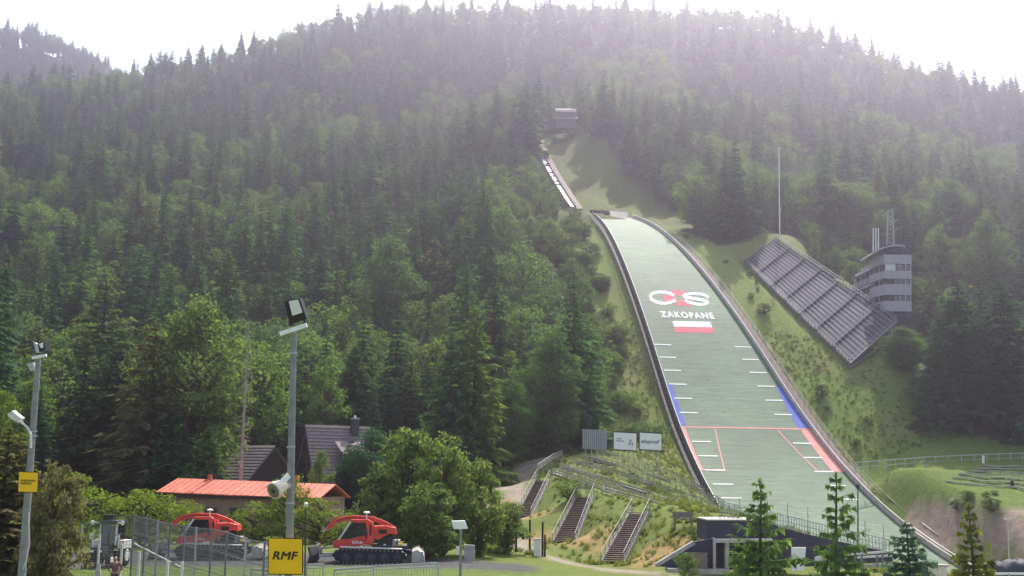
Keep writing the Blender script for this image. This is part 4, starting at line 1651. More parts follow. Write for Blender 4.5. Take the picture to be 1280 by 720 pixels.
# the long red-roofed building
a, b = at(222, 599, 112), at(420, 604.5, 108)
yaw = math.atan2(b.y - a.y, b.x - a.x)
L = math.hypot(b.x - a.x, b.y - a.y)
g0 = gz(a.x, a.y)
lb = thing('long_house', (a.x, a.y, g0), 'long low building with a salmon red metal roof behind the snow groomers', 'building', None, yaw)
zr, dr = a.z - g0, 1.25
for sd in (-1, 1):
    rf = MB().prism([(0, 0, zr), (0, sd * 3.8, zr - dr), (0, sd * 3.8, zr - dr + .1), (0, 0, zr + .1)], (L, 0, -.35)).build('roof', M['roofred'], lb, local=True)
    if sd < 0:
        for k in range(int(L / .7)):
            x = .35 + k * .7
            MB().bar((x, 0, zr + .12 - .35 * x / L), (x, sd * 3.8, zr - dr + .12 - .35 * x / L), .05, .05).build('roof_seam', M['roofred'], rf, local=True)
MB().box((L / 2, 0, (zr - dr) / 2 - .1), (L - .8, 6.6, zr - dr - .2)).build('wall', M['plaster'], lb, local=True)
MB().box((L / 2, -3.78, zr - dr - .28), (L, .12, .2)).build('gutter', M['darkwood'], lb, local=True)
for x in (2.6, 5.6, 8.2, 11.0, 13.6):
    window(lb, x, -3.32, 1.5, 1.6, 1.3)
MB().box((4.2, -3.36, 1.1), (.5, .16, 2.1)).build('pilaster', M['wood'], lb, local=True)
for x in (3.4, 12.6):
    ch = MB().box((x, .2, zr + .3), (.35, .35, .5)).build('chimney', M['roofred'], lb, local=True)
    MB().box((x, .2, zr + .58), (.5, .5, .1)).build('chimney_cap', M['darkwood'], ch, local=True)

# ------------------------------------------------------------------ snow groomers
def groomer(label):
    g = thing('snow_groomer', (0, 0, 0), label, 'snow groomer', 'red snow groomers on the tarmac')
    B = lambda mb, n, m, p=g: mb.build(n, m, p, local=True)
    for sd in (-1, 1):
        y = sd * 1.45
        out = [(-2.35, .12), (-2.75, .42), (-2.6, .78), (-1.9, .86), (1.6, .98), (2.2, .9), (2.45, .6), (2.2, .25), (1.8, .06), (-1.9, .06)]
        tr = B(MB().prism([(x, y - .45, z) for x, z in out], (0, .9, 0)), 'track', M['rubber'])
        n = len(out)
        for i in range(n):
            (x0, z0), (x1, z1) = out[i], out[(i + 1) % n]
            k = max(1, int(math.hypot(x1 - x0, z1 - z0) / .27))
            for j in range(k):
                f = (j + .5) / k
                ang = math.atan2(z1 - z0, x1 - x0)
                MB().box((x0 + (x1 - x0) * f, y, z0 + (z1 - z0) * f), (.05, .96, .10), Matrix.Rotation(-ang, 3, 'Y')).build('track_cleat', M['galv'], tr, local=True)
        for x in (-2.1, -1.2, -.3, .6, 1.5):
            MB().lathe((x, y + sd * .30, .42), (0, sd, 0), [(0, .30), (.17, .30), (.19, .12), (.22, .10)], 12).build('road_wheel', M['dark'], tr, local=True)
        B(MB().bar((-2.4, y + sd * .2, 1.0), (1.9, y + sd * .2, 1.12), .5, .07), 'mudguard', M['offwhite'])
    B(MB().box((-.3, 0, .72), (4.4, 2.0, .5)), 'chassis', M['dark'])
    B(MB().box((-1.5, 0, 1.12), (2.4, 2.5, .16)), 'rear_deck', M['dark'])
    # cab
    w = .95
    nose = [(2.45, 1.0), (2.5, 1.35), (2.2, 1.55), (1.3, 1.62), (.3, 1.85), (.1, 1.3), (.9, 1.05), (1.4, .88)]
    B(MB().prism([(x, -w, z) for x, z in nose], (0, 2 * w, 0)), 'nose', M['red'])
    glass = [(2.15, 1.52), (1.3, 2.72), (.15, 2.78), (.1, 1.9), (1.2, 1.58)]
    cab = B(MB().prism([(x, -w + .06, z) for x, z in glass], (0, 2 * w - .12, 0)), 'cab_glass', M['glass'])
    for sd in (-1, 1):
        MB().bar((2.1, sd * w, 1.55), (1.3, sd * w, 2.75), .13, .1, (0, 1, 0)).build('windscreen_pillar', M['offwhite'], cab, local=True)
        MB().bar((1.25, sd * (w + .01), 1.62), (1.0, sd * (w + .01), 2.72), .09, .05, (0, 1, 0)).build('door_pillar', M['black'], cab, local=True)
    B(MB().prism([(x, -w - .04, z) for x, z in ((1.4, 2.72), (1.3, 2.9), (.1, 2.92), (-.1, 2.8), (.1, 2.72))], (0, 2 * w + .08, 0)), 'cab_roof', M['red'])
    B(MB().prism([(x, -w - .03, z) for x, z in ((.25, 2.8), (-.2, 2.75), (-.42, 1.7), (-.25, 1.15), (.32, 1.3), (.05, 1.75))], (0, 2 * w + .06, 0)), 'rear_pillar', M['red'])
    body = [(-.3, 1.75), (-.35, 2.45), (-1.3, 2.5), (-1.85, 2.35), (-1.95, 1.95), (-1.5, 2.0), (-1.05, 1.8), (-.7, 1.55)]
    B(MB().prism([(x, -1.0, z) for x, z in body], (0, 2.0, 0)), 'winch_housing', M['red'])
    B(MB().lathe((-1.15, -.85, 1.45), (0, 1, 0), [(0, .55), (.1, .55), (.12, .34), (1.58, .34), (1.6, .55), (1.7, .55)], 18), 'winch_drum', M['black'])
    for sd in (-1, 1):
        B(MB().lathe((-1.15, sd * .9, 1.2), (0, sd, 0), [(0, .1), (.12, .08)], 8), 'drum_hub', M['white'])
    arm = [(-1.9, 2.35), (-1.2, 2.75), (-.2, 3.1), (1.2, 3.16), (2.3, 3.0), (2.9, 2.62), (3.1, 2.25), (2.8, 2.2), (2.5, 2.52), (1.9, 2.74), (1.1, 2.9), (-.2, 2.8), (-1.0, 2.55), (-1.6, 2.2)]
    B(MB().prism([(x, -.2, z) for x, z in arm], (0, .4, 0)), 'winch_arm', M['red'])
    B(MB().bar((2.95, 0, 2.4), (3.3, 0, 2.0), .12), 'cable_hook', M['galv'])
    for y in (-.75, .75):
        B(MB().bar((-1.95, y, 1.15), (-2.1, y, 2.0), .07), 'rear_grab_rail', M['black'])
    B(MB().bar((-1.5, .6, 2.4), (-1.5, .6, 3.0), .04), 'aerial', M['black'])
    B(MB().tube((.2, .7, 2.9), (.2, .7, 3.35), .05, .05, 6), 'beacon_stalk', M['offwhite'])
    B(MB().lathe((.2, .7, 3.33), (0, 0, 1), [(0, .2), (.08, .24), (.14, .1)], 10), 'beacon', M['white'])
    for sd in (-1, 1):
        B(MB().box((2.1, sd * 1.15, 2.0), (.1, .25, .45)), 'mirror', M['black'])
        B(MB().box((2.48, sd * .6, 1.2), (.08, .4, .16)), 'headlight', M['lens'])
    for sd in (-1, 1):
        B(MB().box((-1.0, sd * 1.03, 2.12), (.55, .03, .28)), 'vent_grille', M['black'])
        B(MB().box((-.12, sd * (w + .04), 2.2), (.12, .02, .7)), 'door_seal', M['black'])
        B(MB().bar((.2, sd * (w + .03), 1.5), (.55, sd * (w + .03), 1.58), .05, .04), 'door_handle', M['black'])
        B(MB().box((1.0, sd * 1.15, .98), (.8, .3, .06)), 'side_step', M['galv'])
        B(MB().path([(2.3, sd * .35, 1.0), (2.7, sd * .4, 1.25), (3.1, sd * .42, 1.05), (3.4, sd * .5, .8)], .03, 6), 'hydraulic_hose', M['black'])
        B(MB().path([(-.4, sd * .12, 2.75), (.6, sd * .22, 3.0), (1.6, sd * .22, 3.0), (2.4, sd * .21, 2.75)], .025, 6), 'arm_hose', M['black'])
        B(MB().bar((2.12, sd * .3, 1.55), (1.62, sd * .1, 2.3), .03), 'wiper', M['black'])
        B(MB().box((-2.25, sd * .95, 1.25), (.25, .3, .18)), 'tail_lamp', M['yellow'])
    B(MB().box((-1.75, 0, 1.35), (.9, 1.2, .35)), 'tool_box', M['galv'])
    # blade
    bl = []
    for (y0, x0) in ((-2.5, 4.0), (-1.3, 3.6), (1.3, 3.6), (2.5, 4.0)):
        bl.append((x0, y0))
    mb = MB()
    for (x0, y0), (x1, y1) in zip(bl[:-1], bl[1:]):
        mb.prism([(x0, y0, .08), (x0 + .12, y0, .02), (x0 - .05, y0, .6), (x0 + .12, y0, 1.15), (x0 - .02, y0, 1.15), (x0 - .2, y0, .6)], (x1 - x0, y1 - y0, 0))
    B(mb, 'blade', M['dark'])
    for sd in (-1, 1):
        B(MB().bar((2.2, sd * .7, .5), (3.5, sd * .9, .45), .16), 'blade_arm', M['galv'])
    B(MB().bar((2.4, 0, 1.0), (3.45, 0, .9), .12), 'blade_ram', M['galv'])
    # tiller
    B(MB().bar((-2.6, 0, .75), (-3.3, 0, .7), .5, .25), 'tiller_arm', M['dark'])
    B(MB().lathe((-3.5, -2.1, .45), (0, 1, 0), [(0, .32), (4.2, .32)], 10), 'tiller_drum', M['dark'])
    B(MB().prism([(x, -2.15, z) for x, z in ((-3.1, .85), (-3.5, 1.0), (-3.95, .6), (-4.0, .12), (-3.85, .5), (-3.45, .85))], (0, 4.3, 0)), 'tiller_hood', M['concrete'])
    for y in (-2.15, 2.15):
        B(MB().box((-3.5, y, .5), (.8, .08, .7)), 'tiller_side', M['concrete'])
    # flat white number on the flank
    tv, tf, tw2, th2 = text_polys('600', 1, 0, .2)
    for sd in (-1, 1):
        mb = MB().add([(.78 - sd * -1 * x * .75 / tw2 * (1 if sd < 0 else 1), sd * (w + .012), 1.38 + y * .2 / th2 + (-.10 if False else 0)) for x, y in tv], tf)
        B(mb, 'number', M['white'])
    return g


gA = groomer('red snow groomer nearer the low lamp, with winch arm and dark blade')
gB = copy_tree(gA)
gB['label'] = 'red snow groomer behind the mesh fence, in front of the red-roofed building'
for g, (px, D, yw) in ((gA, (464, 76.5, 184)), (gB, (270, 79, 186))):
    p = at(px, 600, D)
    g.location = (p.x, p.y, gz(p.x, p.y) + .02)
    g.rotation_euler = (0, 0, rad(yw))
    g.scale = (.93, .95, .96)

# tractor seen from the front
p = at(140.5, 640, 71)
tz = gz(p.x, p.y)
tr = thing('tractor', (p.x, p.y, tz), 'dark grey tractor with white fenders and roof lamps behind the mesh fence', 'tractor', None, rad(-4))
B = lambda mb, n, m, q=tr: mb.build(n, m, q, local=True)
for sd in (-1, 1):
    wl = B(MB().lathe((sd * .62, .3, .68), (sd, 0, 0), [(0, .5), (.05, .68), (.32, .68), (.37, .5)], 22), 'rear_wheel', M['rubber'])
    MB().lathe((sd * .97, .3, .68), (sd, 0, 0), [(0, .4), (.05, .34), (.06, .1)], 16).build('rim', M['offwhite'], wl, local=True)
    wl = B(MB().lathe((sd * .55, -1.5, .45), (sd, 0, 0), [(0, .34), (.04, .45), (.22, .45), (.26, .34)], 20), 'front_wheel', M['rubber'])
    MB().lathe((sd * .8, -1.5, .45), (sd, 0, 0), [(0, .26), (.04, .2), (.05, .08)], 14).build('rim', M['offwhite'], wl, local=True)
    B(MB().prism([(sd * .62, -.35, 1.1), (sd * 1.02, -.35, 1.1), (sd * 1.02, -.35, 1.6), (sd * .62, -.35, 1.6)], (0, 1.2, 0)), 'fender', M['offwhite'])
    B(MB().bar((sd * .52, -.45, 1.3), (sd * .50, -.35, 2.6), .08), 'cab_pillar', M['offwhite'])
    B(MB().bar((sd * .55, .9, 1.3), (sd * .52, .85, 2.6), .08), 'cab_pillar', M['dark'])
    B(MB().lathe((sd * .95, -.5, 2.66), (0, -1, 0), [(0, .08), (.1, .14), (.13, .12)], 12), 'roof_lamp', M['lens'])
    B(MB().bar((sd * .4, -.45, 2.66), (sd * .95, -.45, 2.66), .07), 'lamp_bar', M['white'])
    B(MB().bar((sd * .55, -.6, 1.9), (sd * .85, -.9, 1.95), .04), 'mirror_arm', M['offwhite'])
    B(MB().box((sd * .85, -.9, 1.85), (.18, .06, .34)), 'mirror', M['offwhite'])
    B(MB().box((sd * .25, -1.96, 1.05), (.2, .06, .14)), 'headlight', M['lens'])
B(MB().prism([(-.42, -1.9, .6), (.42, -1.9, .6), (.38, -1.9, 1.25), (-.38, -1.9, 1.25)], (0, 1.6, .12)), 'bonnet', M['dark'])
B(MB().box((0, -1.93, .95), (.62, .05, .45)), 'grille', M['black'])
B(MB().prism([(-.48, -.4, 1.2), (.48, -.4, 1.2), (.46, -.3, 2.5), (-.46, -.3, 2.5)], (0, 1.2, 0)), 'cab_glass', M['glass'])
B(MB().box((0, .25, 2.68), (1.15, 1.5, .18)), 'cab_roof', M['dark'])
B(MB().box((0, 0, .7), (.5, 3.0, .4)), 'chassis', M['dark'])
B(MB().tube((.3, -1.0, 1.3), (.3, -1.0, 2.2), .05, .05, 8), 'exhaust', M['dark'])
B(MB().box((-.2, .1, 2.95), (.6, .5, .35)), 'roof_unit', M['black'])

# ------------------------------------------------------------------ poles in front
def pole_thing(name, label, cat, x0, y0, x1, y1, D, r0, r1, grp=None):
    top = at(x1, y1, D)
    low = at(x0, y0, D)
    d = (low - top)
    f = (top.z + .3) / (top.z - low.z)
    base = top + d * f
    t = thing(name, base, label, cat, grp)
    MB().tube(base, top, r0, r1, 12).build('pole', M['pole'], t)
    return t


LD = 32.0
lp = pole_thing('floodlight_pole', 'tall concrete lamp pole with one square floodlight, behind the large RMF sign', 'lamp pole', 361.5, 690, 367.3, 412, LD, .125, .09)
MB().bar(at(350, 417.5, LD - .2), at(383.5, 406.5, LD - .2), .12, .12).build('crossarm', M['white'], lp)
fc = [at(355.5, 376.5, LD - .35), at(374.5, 373, LD - .35), at(383, 397.5, LD - .2), at(362, 405.5, LD - .2)]
nrmv = Vector((.1, -.9, -.25))
fh = MB().prism(fc, (.05, .2, .03)).build('floodlight', M['black'], lp)
ip = [fc[0].lerp(fc[2], .0)] * 0
cen = sum(fc, Vector()) / 4
def ins(f, g):
    return fc[0].lerp(fc[1], f).lerp(fc[3].lerp(fc[2], f), g) + Vector((-.012, -.03, 0))
MB().prism([ins(.30, .05), ins(.92, .05), ins(.92, .70), ins(.30, .70)], (0, .02, 0)).build('lamp_glass', M['lens'], fh)
MB().bar(at(362, 407, LD - .15), at(366, 402, LD - .1), .1).build('bracket', M['dark'], lp)
MB().bar(at(380, 406, LD - .15), at(381, 399, LD - .1), .06).build('bracket', M['dark'], lp)
for yy in (443, 560, 630):
    q = at(366.2 - (yy - 440) * .021, yy, LD)
    MB().lathe(q, (0, 0, 1), [(0, .122), (.06, .122)], 12).build('pole_band', M['galv'], lp)

# loudspeaker on the pole
spk = thing('loudspeaker', at(352, 605, LD - .3), 'cream horn loudspeaker fixed to the tall lamp pole above the RMF sign', 'loudspeaker')
m0 = at(341.5, 614, LD - .55)
dirv = nrm(at(360, 603, LD - .1) - m0)
MB().lathe(m0, dirv, [(0.02, .13), (0, .235), (.03, .25), (.12, .235), (.36, .17), (.46, .13), (.5, .02)], 18).build('horn_body', M['cream'], spk)
MB().lathe(m0 - dirv * .012, dirv, [(0, .19), (.012, .205)], 18).build('mouth', M['wood'], spk)
MB().lathe(m0 - dirv * .03, dirv, [(0, .05), (.03, .09)], 12).build('driver', M['dark'], spk)
MB().bar(at(350, 606, LD - .45), at(361, 594, LD - .2), .06, .16).build('bracket', M['white'], spk)
MB().bar(at(353, 611, LD - .3), at(363, 606, LD - .15), .05, .12).build('bracket', M['offwhite'], spk)


def yellow_sign(px0, py0, px1, py1, D, name_label, texts, skew=0.0):
    a, b, c, d = at(px0 - skew, py1, D), at(px1 - skew, py1 + .6, D), at(px1, py0 + 1, D), at(px0, py0, D)
    s = thing('yellow_sign', (a + b) / 2, name_label, 'sign')
    MB().prism([a, b, c, d], (0, .06, 0)).build('panel', M['yellow'], s)
    o = Vector((0, .04, 0))
    for p, q in ((a, b), (b, c), (c, d), (d, a)):
        MB().bar(p + o, q + o, .04, .05).build('panel_edge', M['darkwood'], s)
    for body, x, y, fx, fy, sh in texts:
        tv, tf, w_, h_ = text_polys(body, 1, 0, sh, 1.04, .026)
        vs = [a.lerp(b, x + vx / w_ * fx).lerp(d.lerp(c, x + vx / w_ * fx), y + vy / h_ * fy) + Vector((0, -.006 - .003 * layer(tv, i), 0)) for i, (vx, vy) in enumerate(tv)]
        MB().add(vs, tf).build('lettering', M['ink'], s)
    return s


yellow_sign(336, 673, 377.5, 717, LD - .4, 'large yellow RMF sign on the tall lamp pole', [('RMF', .5, .52, .78, .24, .22)])
sgp = at(355, 718, LD - .2)

lp2 = pole_thing('floodlight_pole', 'leaning grey lamp pole with two floodlights near the left edge', 'lamp pole', 27.5, 715, 48, 447, 44, .17, .10)
MB().bar(at(40.5, 447.5, 43.8), at(58, 444, 43.8), .11).build('crossarm', M['white'], lp2)
for q, nm in (((47, 428, 55, 426, 57, 438, 49, 440), 'floodlight'),):
    f4 = [at(q[0], q[1], 43.6), at(q[2], q[3], 43.6), at(q[4], q[5], 43.6), at(q[6], q[7], 43.6)]
    f_ = MB().prism(f4, (.1, .25, 0)).build(nm, M['black'], lp2)
    MB().prism([f4[0].lerp(f4[2], .2) + Vector((0, -.02, 0)), f4[1].lerp(f4[3], .12) + Vector((0, -.02, 0)), f4[2].lerp(f4[0], .3) + Vector((0, -.02, 0)), f4[3].lerp(f4[1], .35) + Vector((0, -.02, 0))], (0, .015, 0)).build('lamp_glass', M['lens'], f_)
f4 = [at(42, 428, 44), at(47, 430, 44), at(48, 440, 44), at(45, 441, 44)]
MB().prism(f4, (.1, .2, 0)).build('floodlight', M['galv'], lp2)
f4 = [at(33.5, 455, 44), at(41, 453, 44), at(43, 461, 44), at(38, 464, 44)]
MB().prism(f4, (.05, .3, .02)).build('floodlight', M['galv'], lp2)
MB().bar(at(41, 462, 44), at(48.5, 464, 44), .06).build('bracket', M['galv'], lp2)
MB().path([at(38.5, 560, 43.7), at(38.5, 543, 43.7), at(34, 534, 43.7), at(25, 527, 43.7)], .045, 6).build('lamp_arm', M['offwhite'], lp2)
sl = [at(8.5, 518, 43.7), at(15, 513.5, 43.7), at(27, 523, 43.7), at(24, 529, 43.7), at(14, 524, 43.7)]
MB().prism(sl, (0, .3, .03)).build('street_lamp_head', M['offwhite'], lp2)
for yy in (540, 546):
    q = at(41.2, yy, 44)
    MB().lathe(q, (0, 0, 1), [(0, .16), (.05, .16)], 12).build('pole_band', M['galv'], lp2)
MB().path([at(36, 640, 43.7), at(37, 680, 43.7), at(33, 700, 43.7), at(29, 712, 43.8)], .022, 5).build('cable', M['offwhite'], lp2)
yellow_sign(24.0, 590, 47.5, 614.5, 43.6, 'small yellow two-line sign on the leaning left lamp pole', [('NAJLEPSZA', .50, .57, .80, .12, .15), ('MUZYKA', .40, .43, .56, .12, .15)], 1.2)

# low lamp with a tilted panel
sp3 = pole_thing('solar_lamp', 'low grey post with a tilted white lamp panel in front of the big willow bush', 'lamp', 575.5, 718, 576, 660, 58, .075, .065)
MB().prism([at(564.5, 651.5, 57.8), at(581, 651, 57.8), at(584.5, 661, 57.8), at(567, 661.5, 57.8)], (0, .06, .02)).build('lamp_panel', M['white'], sp3)
MB().box(at(572.5, 688, 57.8), (.16, .2, .38)).build('control_box', M['offwhite'], sp3)
# thin lamp on a dark pole right of the sign
q = at(382, 716, 60)
tl3 = thing('small_lamp_post', (q.x, q.y, 0), 'thin dark post with a small round lamp beside the RMF sign', 'lamp post')
MB().tube((q.x, q.y, -.3), at(382.2, 634, 60), .05, .04, 6).build('pole', M['dark'], tl3)
MB().lathe(at(382.2, 634, 60), (0, 0, 1), [(0, .06), (.05, .12), (.2, .12), (.26, .04)], 10).build('lamp', M['cream'], tl3)
# white box behind the bush, gate post
q = at(671.5, 706, 95)
ub = thing('electric_cabinet', (q.x, q.y, gz(q.x, q.y)), 'small white electric cabinet between dark posts at the start of the path', 'cabinet')
MB().box((q.x, q.y, gz(q.x, q.y) + .65), (.55, .4, 1.4)).build('cabinet', M['white'], ub)
MB().box((q.x, q.y, gz(q.x, q.y) + 1.4), (.65, .5, .1)).build('lid', M['galv'], ub)
for k, px in enumerate((645, 662, 678, 681)):
    q = at(px, 700, 96)
    g = gz(q.x, q.y)
    hgt = 2.8 if k < 3 else 1.8
    t = thing('fence_post', (q.x, q.y, g), ['dark fence post at the edge of the bushes, left of the white cabinet', 'dark fence post just left of the white cabinet', 'tall dark fence post just right of the white cabinet', 'short dark fence post right of the white cabinet'][k], 'post', 'dark posts by the cabinet')
    MB().tube((q.x, q.y, g - .3), (q.x, q.y, g + hgt), .09, .08, 8).build('post', M['darkwood'], t)
q = at(587, 700, 80)
t = thing('concrete_block', (q.x, q.y, gz(q.x, q.y)), 'grey concrete block standing under the big willow bush', 'block')
MB().prism([(q.x - .4, q.y, -.1), (q.x + .35, q.y, -.1), (q.x + .33, q.y, 1.0), (q.x - .4, q.y, 1.04)], (0, .4, 0)).build('block', M['concrete'], t)

# ------------------------------------------------------------------ mesh fence and barriers
FP = [(103, 655, 68), (168, 643, 62), (183, 646, 60.2), (198, 650, 58.4), (213, 654, 56.6), (231, 656.5, 54.6), (246, 659, 53.0), (265, 660, 51.0), (284, 664, 49.2), (307.5, 672, 47.0), (331, 677, 45.0), (352, 682, 43.4)]
mfz = thing('mesh_fence', at(103, 700, 68), 'tall grey mesh fence receding past the tractor and red groomer', 'fence')
tops = [at(*q) for q in FP]
for i, p in enumerate(tops):
    MB().bar((p.x, p.y, -.2), p, .08).build('fence_post', M['standline'] if i % 3 else M['galv'], mfz)
for a, b in zip(tops[:-1], tops[1:]):
    pn = MB()
    L = (b - a).length
    for h in (.98, .72, .45, .2):
        pn.bar((a.x, a.y, a.z * h), (b.x, b.y, b.z * h), .035)
    pn.build('panel_frame', M['wire'], mfz)
    n = 22
    for k in range(1, n):
        pass
    wr = MB()
    for k in range(1, 18):
        q = a.lerp(b, k / 18)
        wr.bar((q.x, q.y, .1), q, .012)
    for k in range(1, 20):
        wr.bar((a.x, a.y, a.z * k / 20), (b.x, b.y, b.z * k / 20), .012)
    o = wr.build('wire_mesh', M['wire'], mfz)
    o['kind'] = 'stuff'
MB().bar(at(168, 680, 61.8), at(231, 712, 54.4), .08).build('stay_bar', M['galv'], mfz)
# crowd barriers nearest the camera
bar_specs = [((418, 712.5), (467, 709), 54.5, 'crowd barrier in the middle of the row below the groomer'), ((467, 708), (548, 704), 55.5, 'longest crowd barrier at the right end of the row'), ((384, 706), (404, 706), 54, 'narrow crowd barrier at the left end of the row, beside the sign'),
             ((314, 712), (335, 713), 50, 'crowd barrier half hidden left of the RMF sign')]
for (a2, b2, D, lb_) in bar_specs:
    a, b = at(*a2, D), at(*b2, D)
    cb = thing('crowd_barrier', (a.x, a.y, 0), lb_, 'barrier', 'grey crowd barriers')
    MB().bar(a, b, .07, .10).build('top_rail', M['galv'], cb)
    MB().bar(a - Vector((0, 0, .16)), b - Vector((0, 0, .16)), .05, .05).build('rail', M['galv'], cb)
    MB().bar((a.x, a.y, .18), (b.x, b.y, .18), .05).build('rail', M['galv'], cb)
    for q in (a, b):
        MB().bar((q.x, q.y, 0), q, .07).build('upright', M['galv'], cb)
        MB().bar((q.x, q.y - .35, .03), (q.x, q.y + .35, .03), .05).build('foot', M['galv'], cb)
    n = max(3, int((b - a).length / .14))
    for k in range(1, n):
        q = a.lerp(b, k / n)
        MB().bar((q.x, q.y, .18), (q.x, q.y, q.z - .16), .025).build('bar', M['galv'], cb)
for k, (px, py, D) in enumerate(((152.5, 680, 57), (174.5, 690, 53), (210, 700, 50), (228, 702, 49), (125, 668, 60))):
    p = at(px, py, D)
    t = thing('loose_post', (p.x, p.y, 0), ['pale post just right of the person at the fence', 'pair-top pale post between the person and the groomer', 'pale post standing before the mesh fence under the groomer nose', 'rightmost pale post before the mesh fence', 'pale post in front of the tractor wheel'][k], 'post', 'pale posts before the mesh fence')
    MB().bar((p.x, p.y, -.1), p, .10, .09).build('post', M['offwhite'], t)
    MB().box((p.x, p.y, .03), (.5, .3, .06)).build('foot', M['galv'], t)
q = at(121, 716, 56)
t = thing('leaning_board', (q.x, q.y, 0), 'pale pointed board leaning by the person at the fence', 'board')
MB().prism([(q.x - .28, q.y, 0), (q.x + .3, q.y, 0), (q.x + .08, q.y + .1, at(121, 704, 56).z), (q.x - .05, q.y + .1, at(121, 704, 56).z)], (0, .05, 0)).build('board', M['offwhite'], t)
MB().bar((q.x, q.y + .5, 0), (q.x, q.y + .08, 1.0), .06).build('prop', M['wood'], t)

# ------------------------------------------------------------------ the person
pq = at(143.5, 716, 56.5)
per = thing('person', (pq.x, pq.y, 0), 'person in a dusky jacket and grey trousers standing hands on hips at the fence', 'person', None, rad(12))


def skinned(name, verts, edges, radii, material, parent, root=0, sub=2):
    me = bpy.data.meshes.new(name)
    me.from_pydata(verts, edges, [])
    me.materials.append(material)
    o = bpy.data.objects.new(name, me)
    COL.objects.link(o)
    o.parent = parent
    md = o.modifiers.new('skin', 'SKIN')
    md.use_smooth_shade = True
    for i, r in enumerate(radii):
        d = me.skin_vertices[0].data[i]
        d.radius = r if isinstance(r, tuple) else (r, r)
        d.use_root = i == root
    o.modifiers.new('sub', 'SUBSURF').render_levels = sub
    o.modifiers['sub'].levels = sub
    return o


bv = [(0, 0, .95), (0, .01, 1.15), (0, 0, 1.38), (0, 0, 1.47), (0, -.02, 1.56), (0, -.035, 1.63), (0, -.02, 1.70),
      (.09, 0, .90), (.10, -.02, .50), (.10, .01, .09), (.11, -.10, .03), (-.09, 0, .90), (-.11, .0, .50), (-.11, .03, .09), (-.12, -.08, .03),
      (.19, 0, 1.40), (.34, .02, 1.14), (.20, -.13, 1.02), (.15, -.17, 1.00), (-.19, 0, 1.40), (-.34, .02, 1.14), (-.20, -.13, 1.02), (-.15, -.17, 1.00)]
be = [(0, 1), (1, 2), (2, 3), (3, 4), (4, 5), (5, 6), (0, 7), (7, 8), (8, 9), (9, 10), (0, 11), (11, 12), (12, 13), (13, 14), (2, 15), (15, 16), (16, 17), (17, 18), (2, 19), (19, 20), (20, 21), (21, 22)]
brad = [(.15, .11), (.13, .10), (.15, .10), .055, .075, .092, .07, .085, .06, .042, .04, .085, .06, .042, .04, .06, .042, .03, .026, .06, .042, .03, .026]
body = skinned('body', bv, be, brad, M['skin'], per)
for sd in (-1, 1):
    for k in range(4):
        o = Vector((sd * (.15 - .012 * k), -.17 - .005 * k, 1.012 - .014 * k))
        fv = [o, o + Vector((-sd * .035, -.02, -.004)), o + Vector((-sd * (.06 + .006 * (k in (1, 2))), -.012, -.012))]
        skinned('finger', [tuple(v) for v in fv], [(0, 1), (1, 2)], [.010, .009, .007], M['skin'], body, sub=1)
    o = Vector((sd * .165, -.165, 1.02))
    skinned('thumb', [tuple(o), tuple(o + Vector((-sd * .01, -.02, .03))), tuple(o + Vector((-sd * .03, -.025, .045)))], [(0, 1), (1, 2)], [.012, .010, .008], M['skin'], body, sub=1)
MB().lathe((0, -.115, 1.615), (0, -1, -.2), [(0, .02), (.03, .012)], 6).build('nose', M['skin'], body, local=True)
for sd in (-1, 1):
    MB().lathe((sd * .033, -.118, 1.64), (0, -1, 0), [(0, .011), (.006, .006)], 8).build('eye', M['black'], body, local=True)
    MB().box((sd * .093, -.03, 1.62), (.015, .035, .055)).build('ear', M['skin'], body, local=True)
MB().box((0, -.119, 1.575), (.045, .008, .01)).build('mouth', M['shirt'], body, local=True)
skinned('jacket', [(0, 0, .93), (0, .01, 1.15), (0, 0, 1.38), (0, 0, 1.45), (.19, 0, 1.40), (.34, .02, 1.14), (.22, -.11, 1.03), (-.19, 0, 1.40), (-.34, .02, 1.14), (-.22, -.11, 1.03)],
        [(0, 1), (1, 2), (2, 3), (2, 4), (4, 5), (5, 6), (2, 7), (7, 8), (8, 9)], [(.18, .13), (.155, .12), (.175, .12), .075, .078, .058, .045, .078, .058, .045], M['shirt'], per)
skinned('trousers', [(0, 0, .97), (.09, 0, .88), (.10, -.02, .50), (.10, .01, .12), (-.09, 0, .88), (-.11, 0, .50), (-.11, .03, .12)], [(0, 1), (1, 2), (2, 3), (0, 4), (4, 5), (5, 6)],
        [(.165, .12), .105, .08, .06, .105, .08, .06], M['trousers'], per)
skinned('hair', [(0, .0, 1.66), (0, .01, 1.725)], [(0, 1)], [(.095, .095), (.06, .07)], M['hair'], per)
for sd in (-1, 1):
    MB().box((sd * .11, -.06, .04), (.1, .27, .08)).build('shoe', M['black'], per, local=True)

# ------------------------------------------------------------------ trees: meshes
def tri_mesh(name, V, material, k=3):
    """V: (n, k, 3) loose faces"""
    V = np.asarray(V, np.float32)
    me = bpy.data.meshes.new(name)
    n = V.shape[0]
    np_mesh(me, V.reshape(-1, 3), np.arange(n * k).reshape(n, k))
    me.materials.append(material)
    return me


def rot_about(v, ax, ang):
    """Rodrigues, arrays (n,3)"""
    c, s = np.cos(ang)[:, None], np.sin(ang)[:, None]
    return v * c + np.cross(ax, v) * s + ax * (ax * v).sum(-1, keepdims=True) * (1 - c)


def unit(v):
    return v / (np.linalg.norm(v, axis=-1, keepdims=True) + 1e-9)


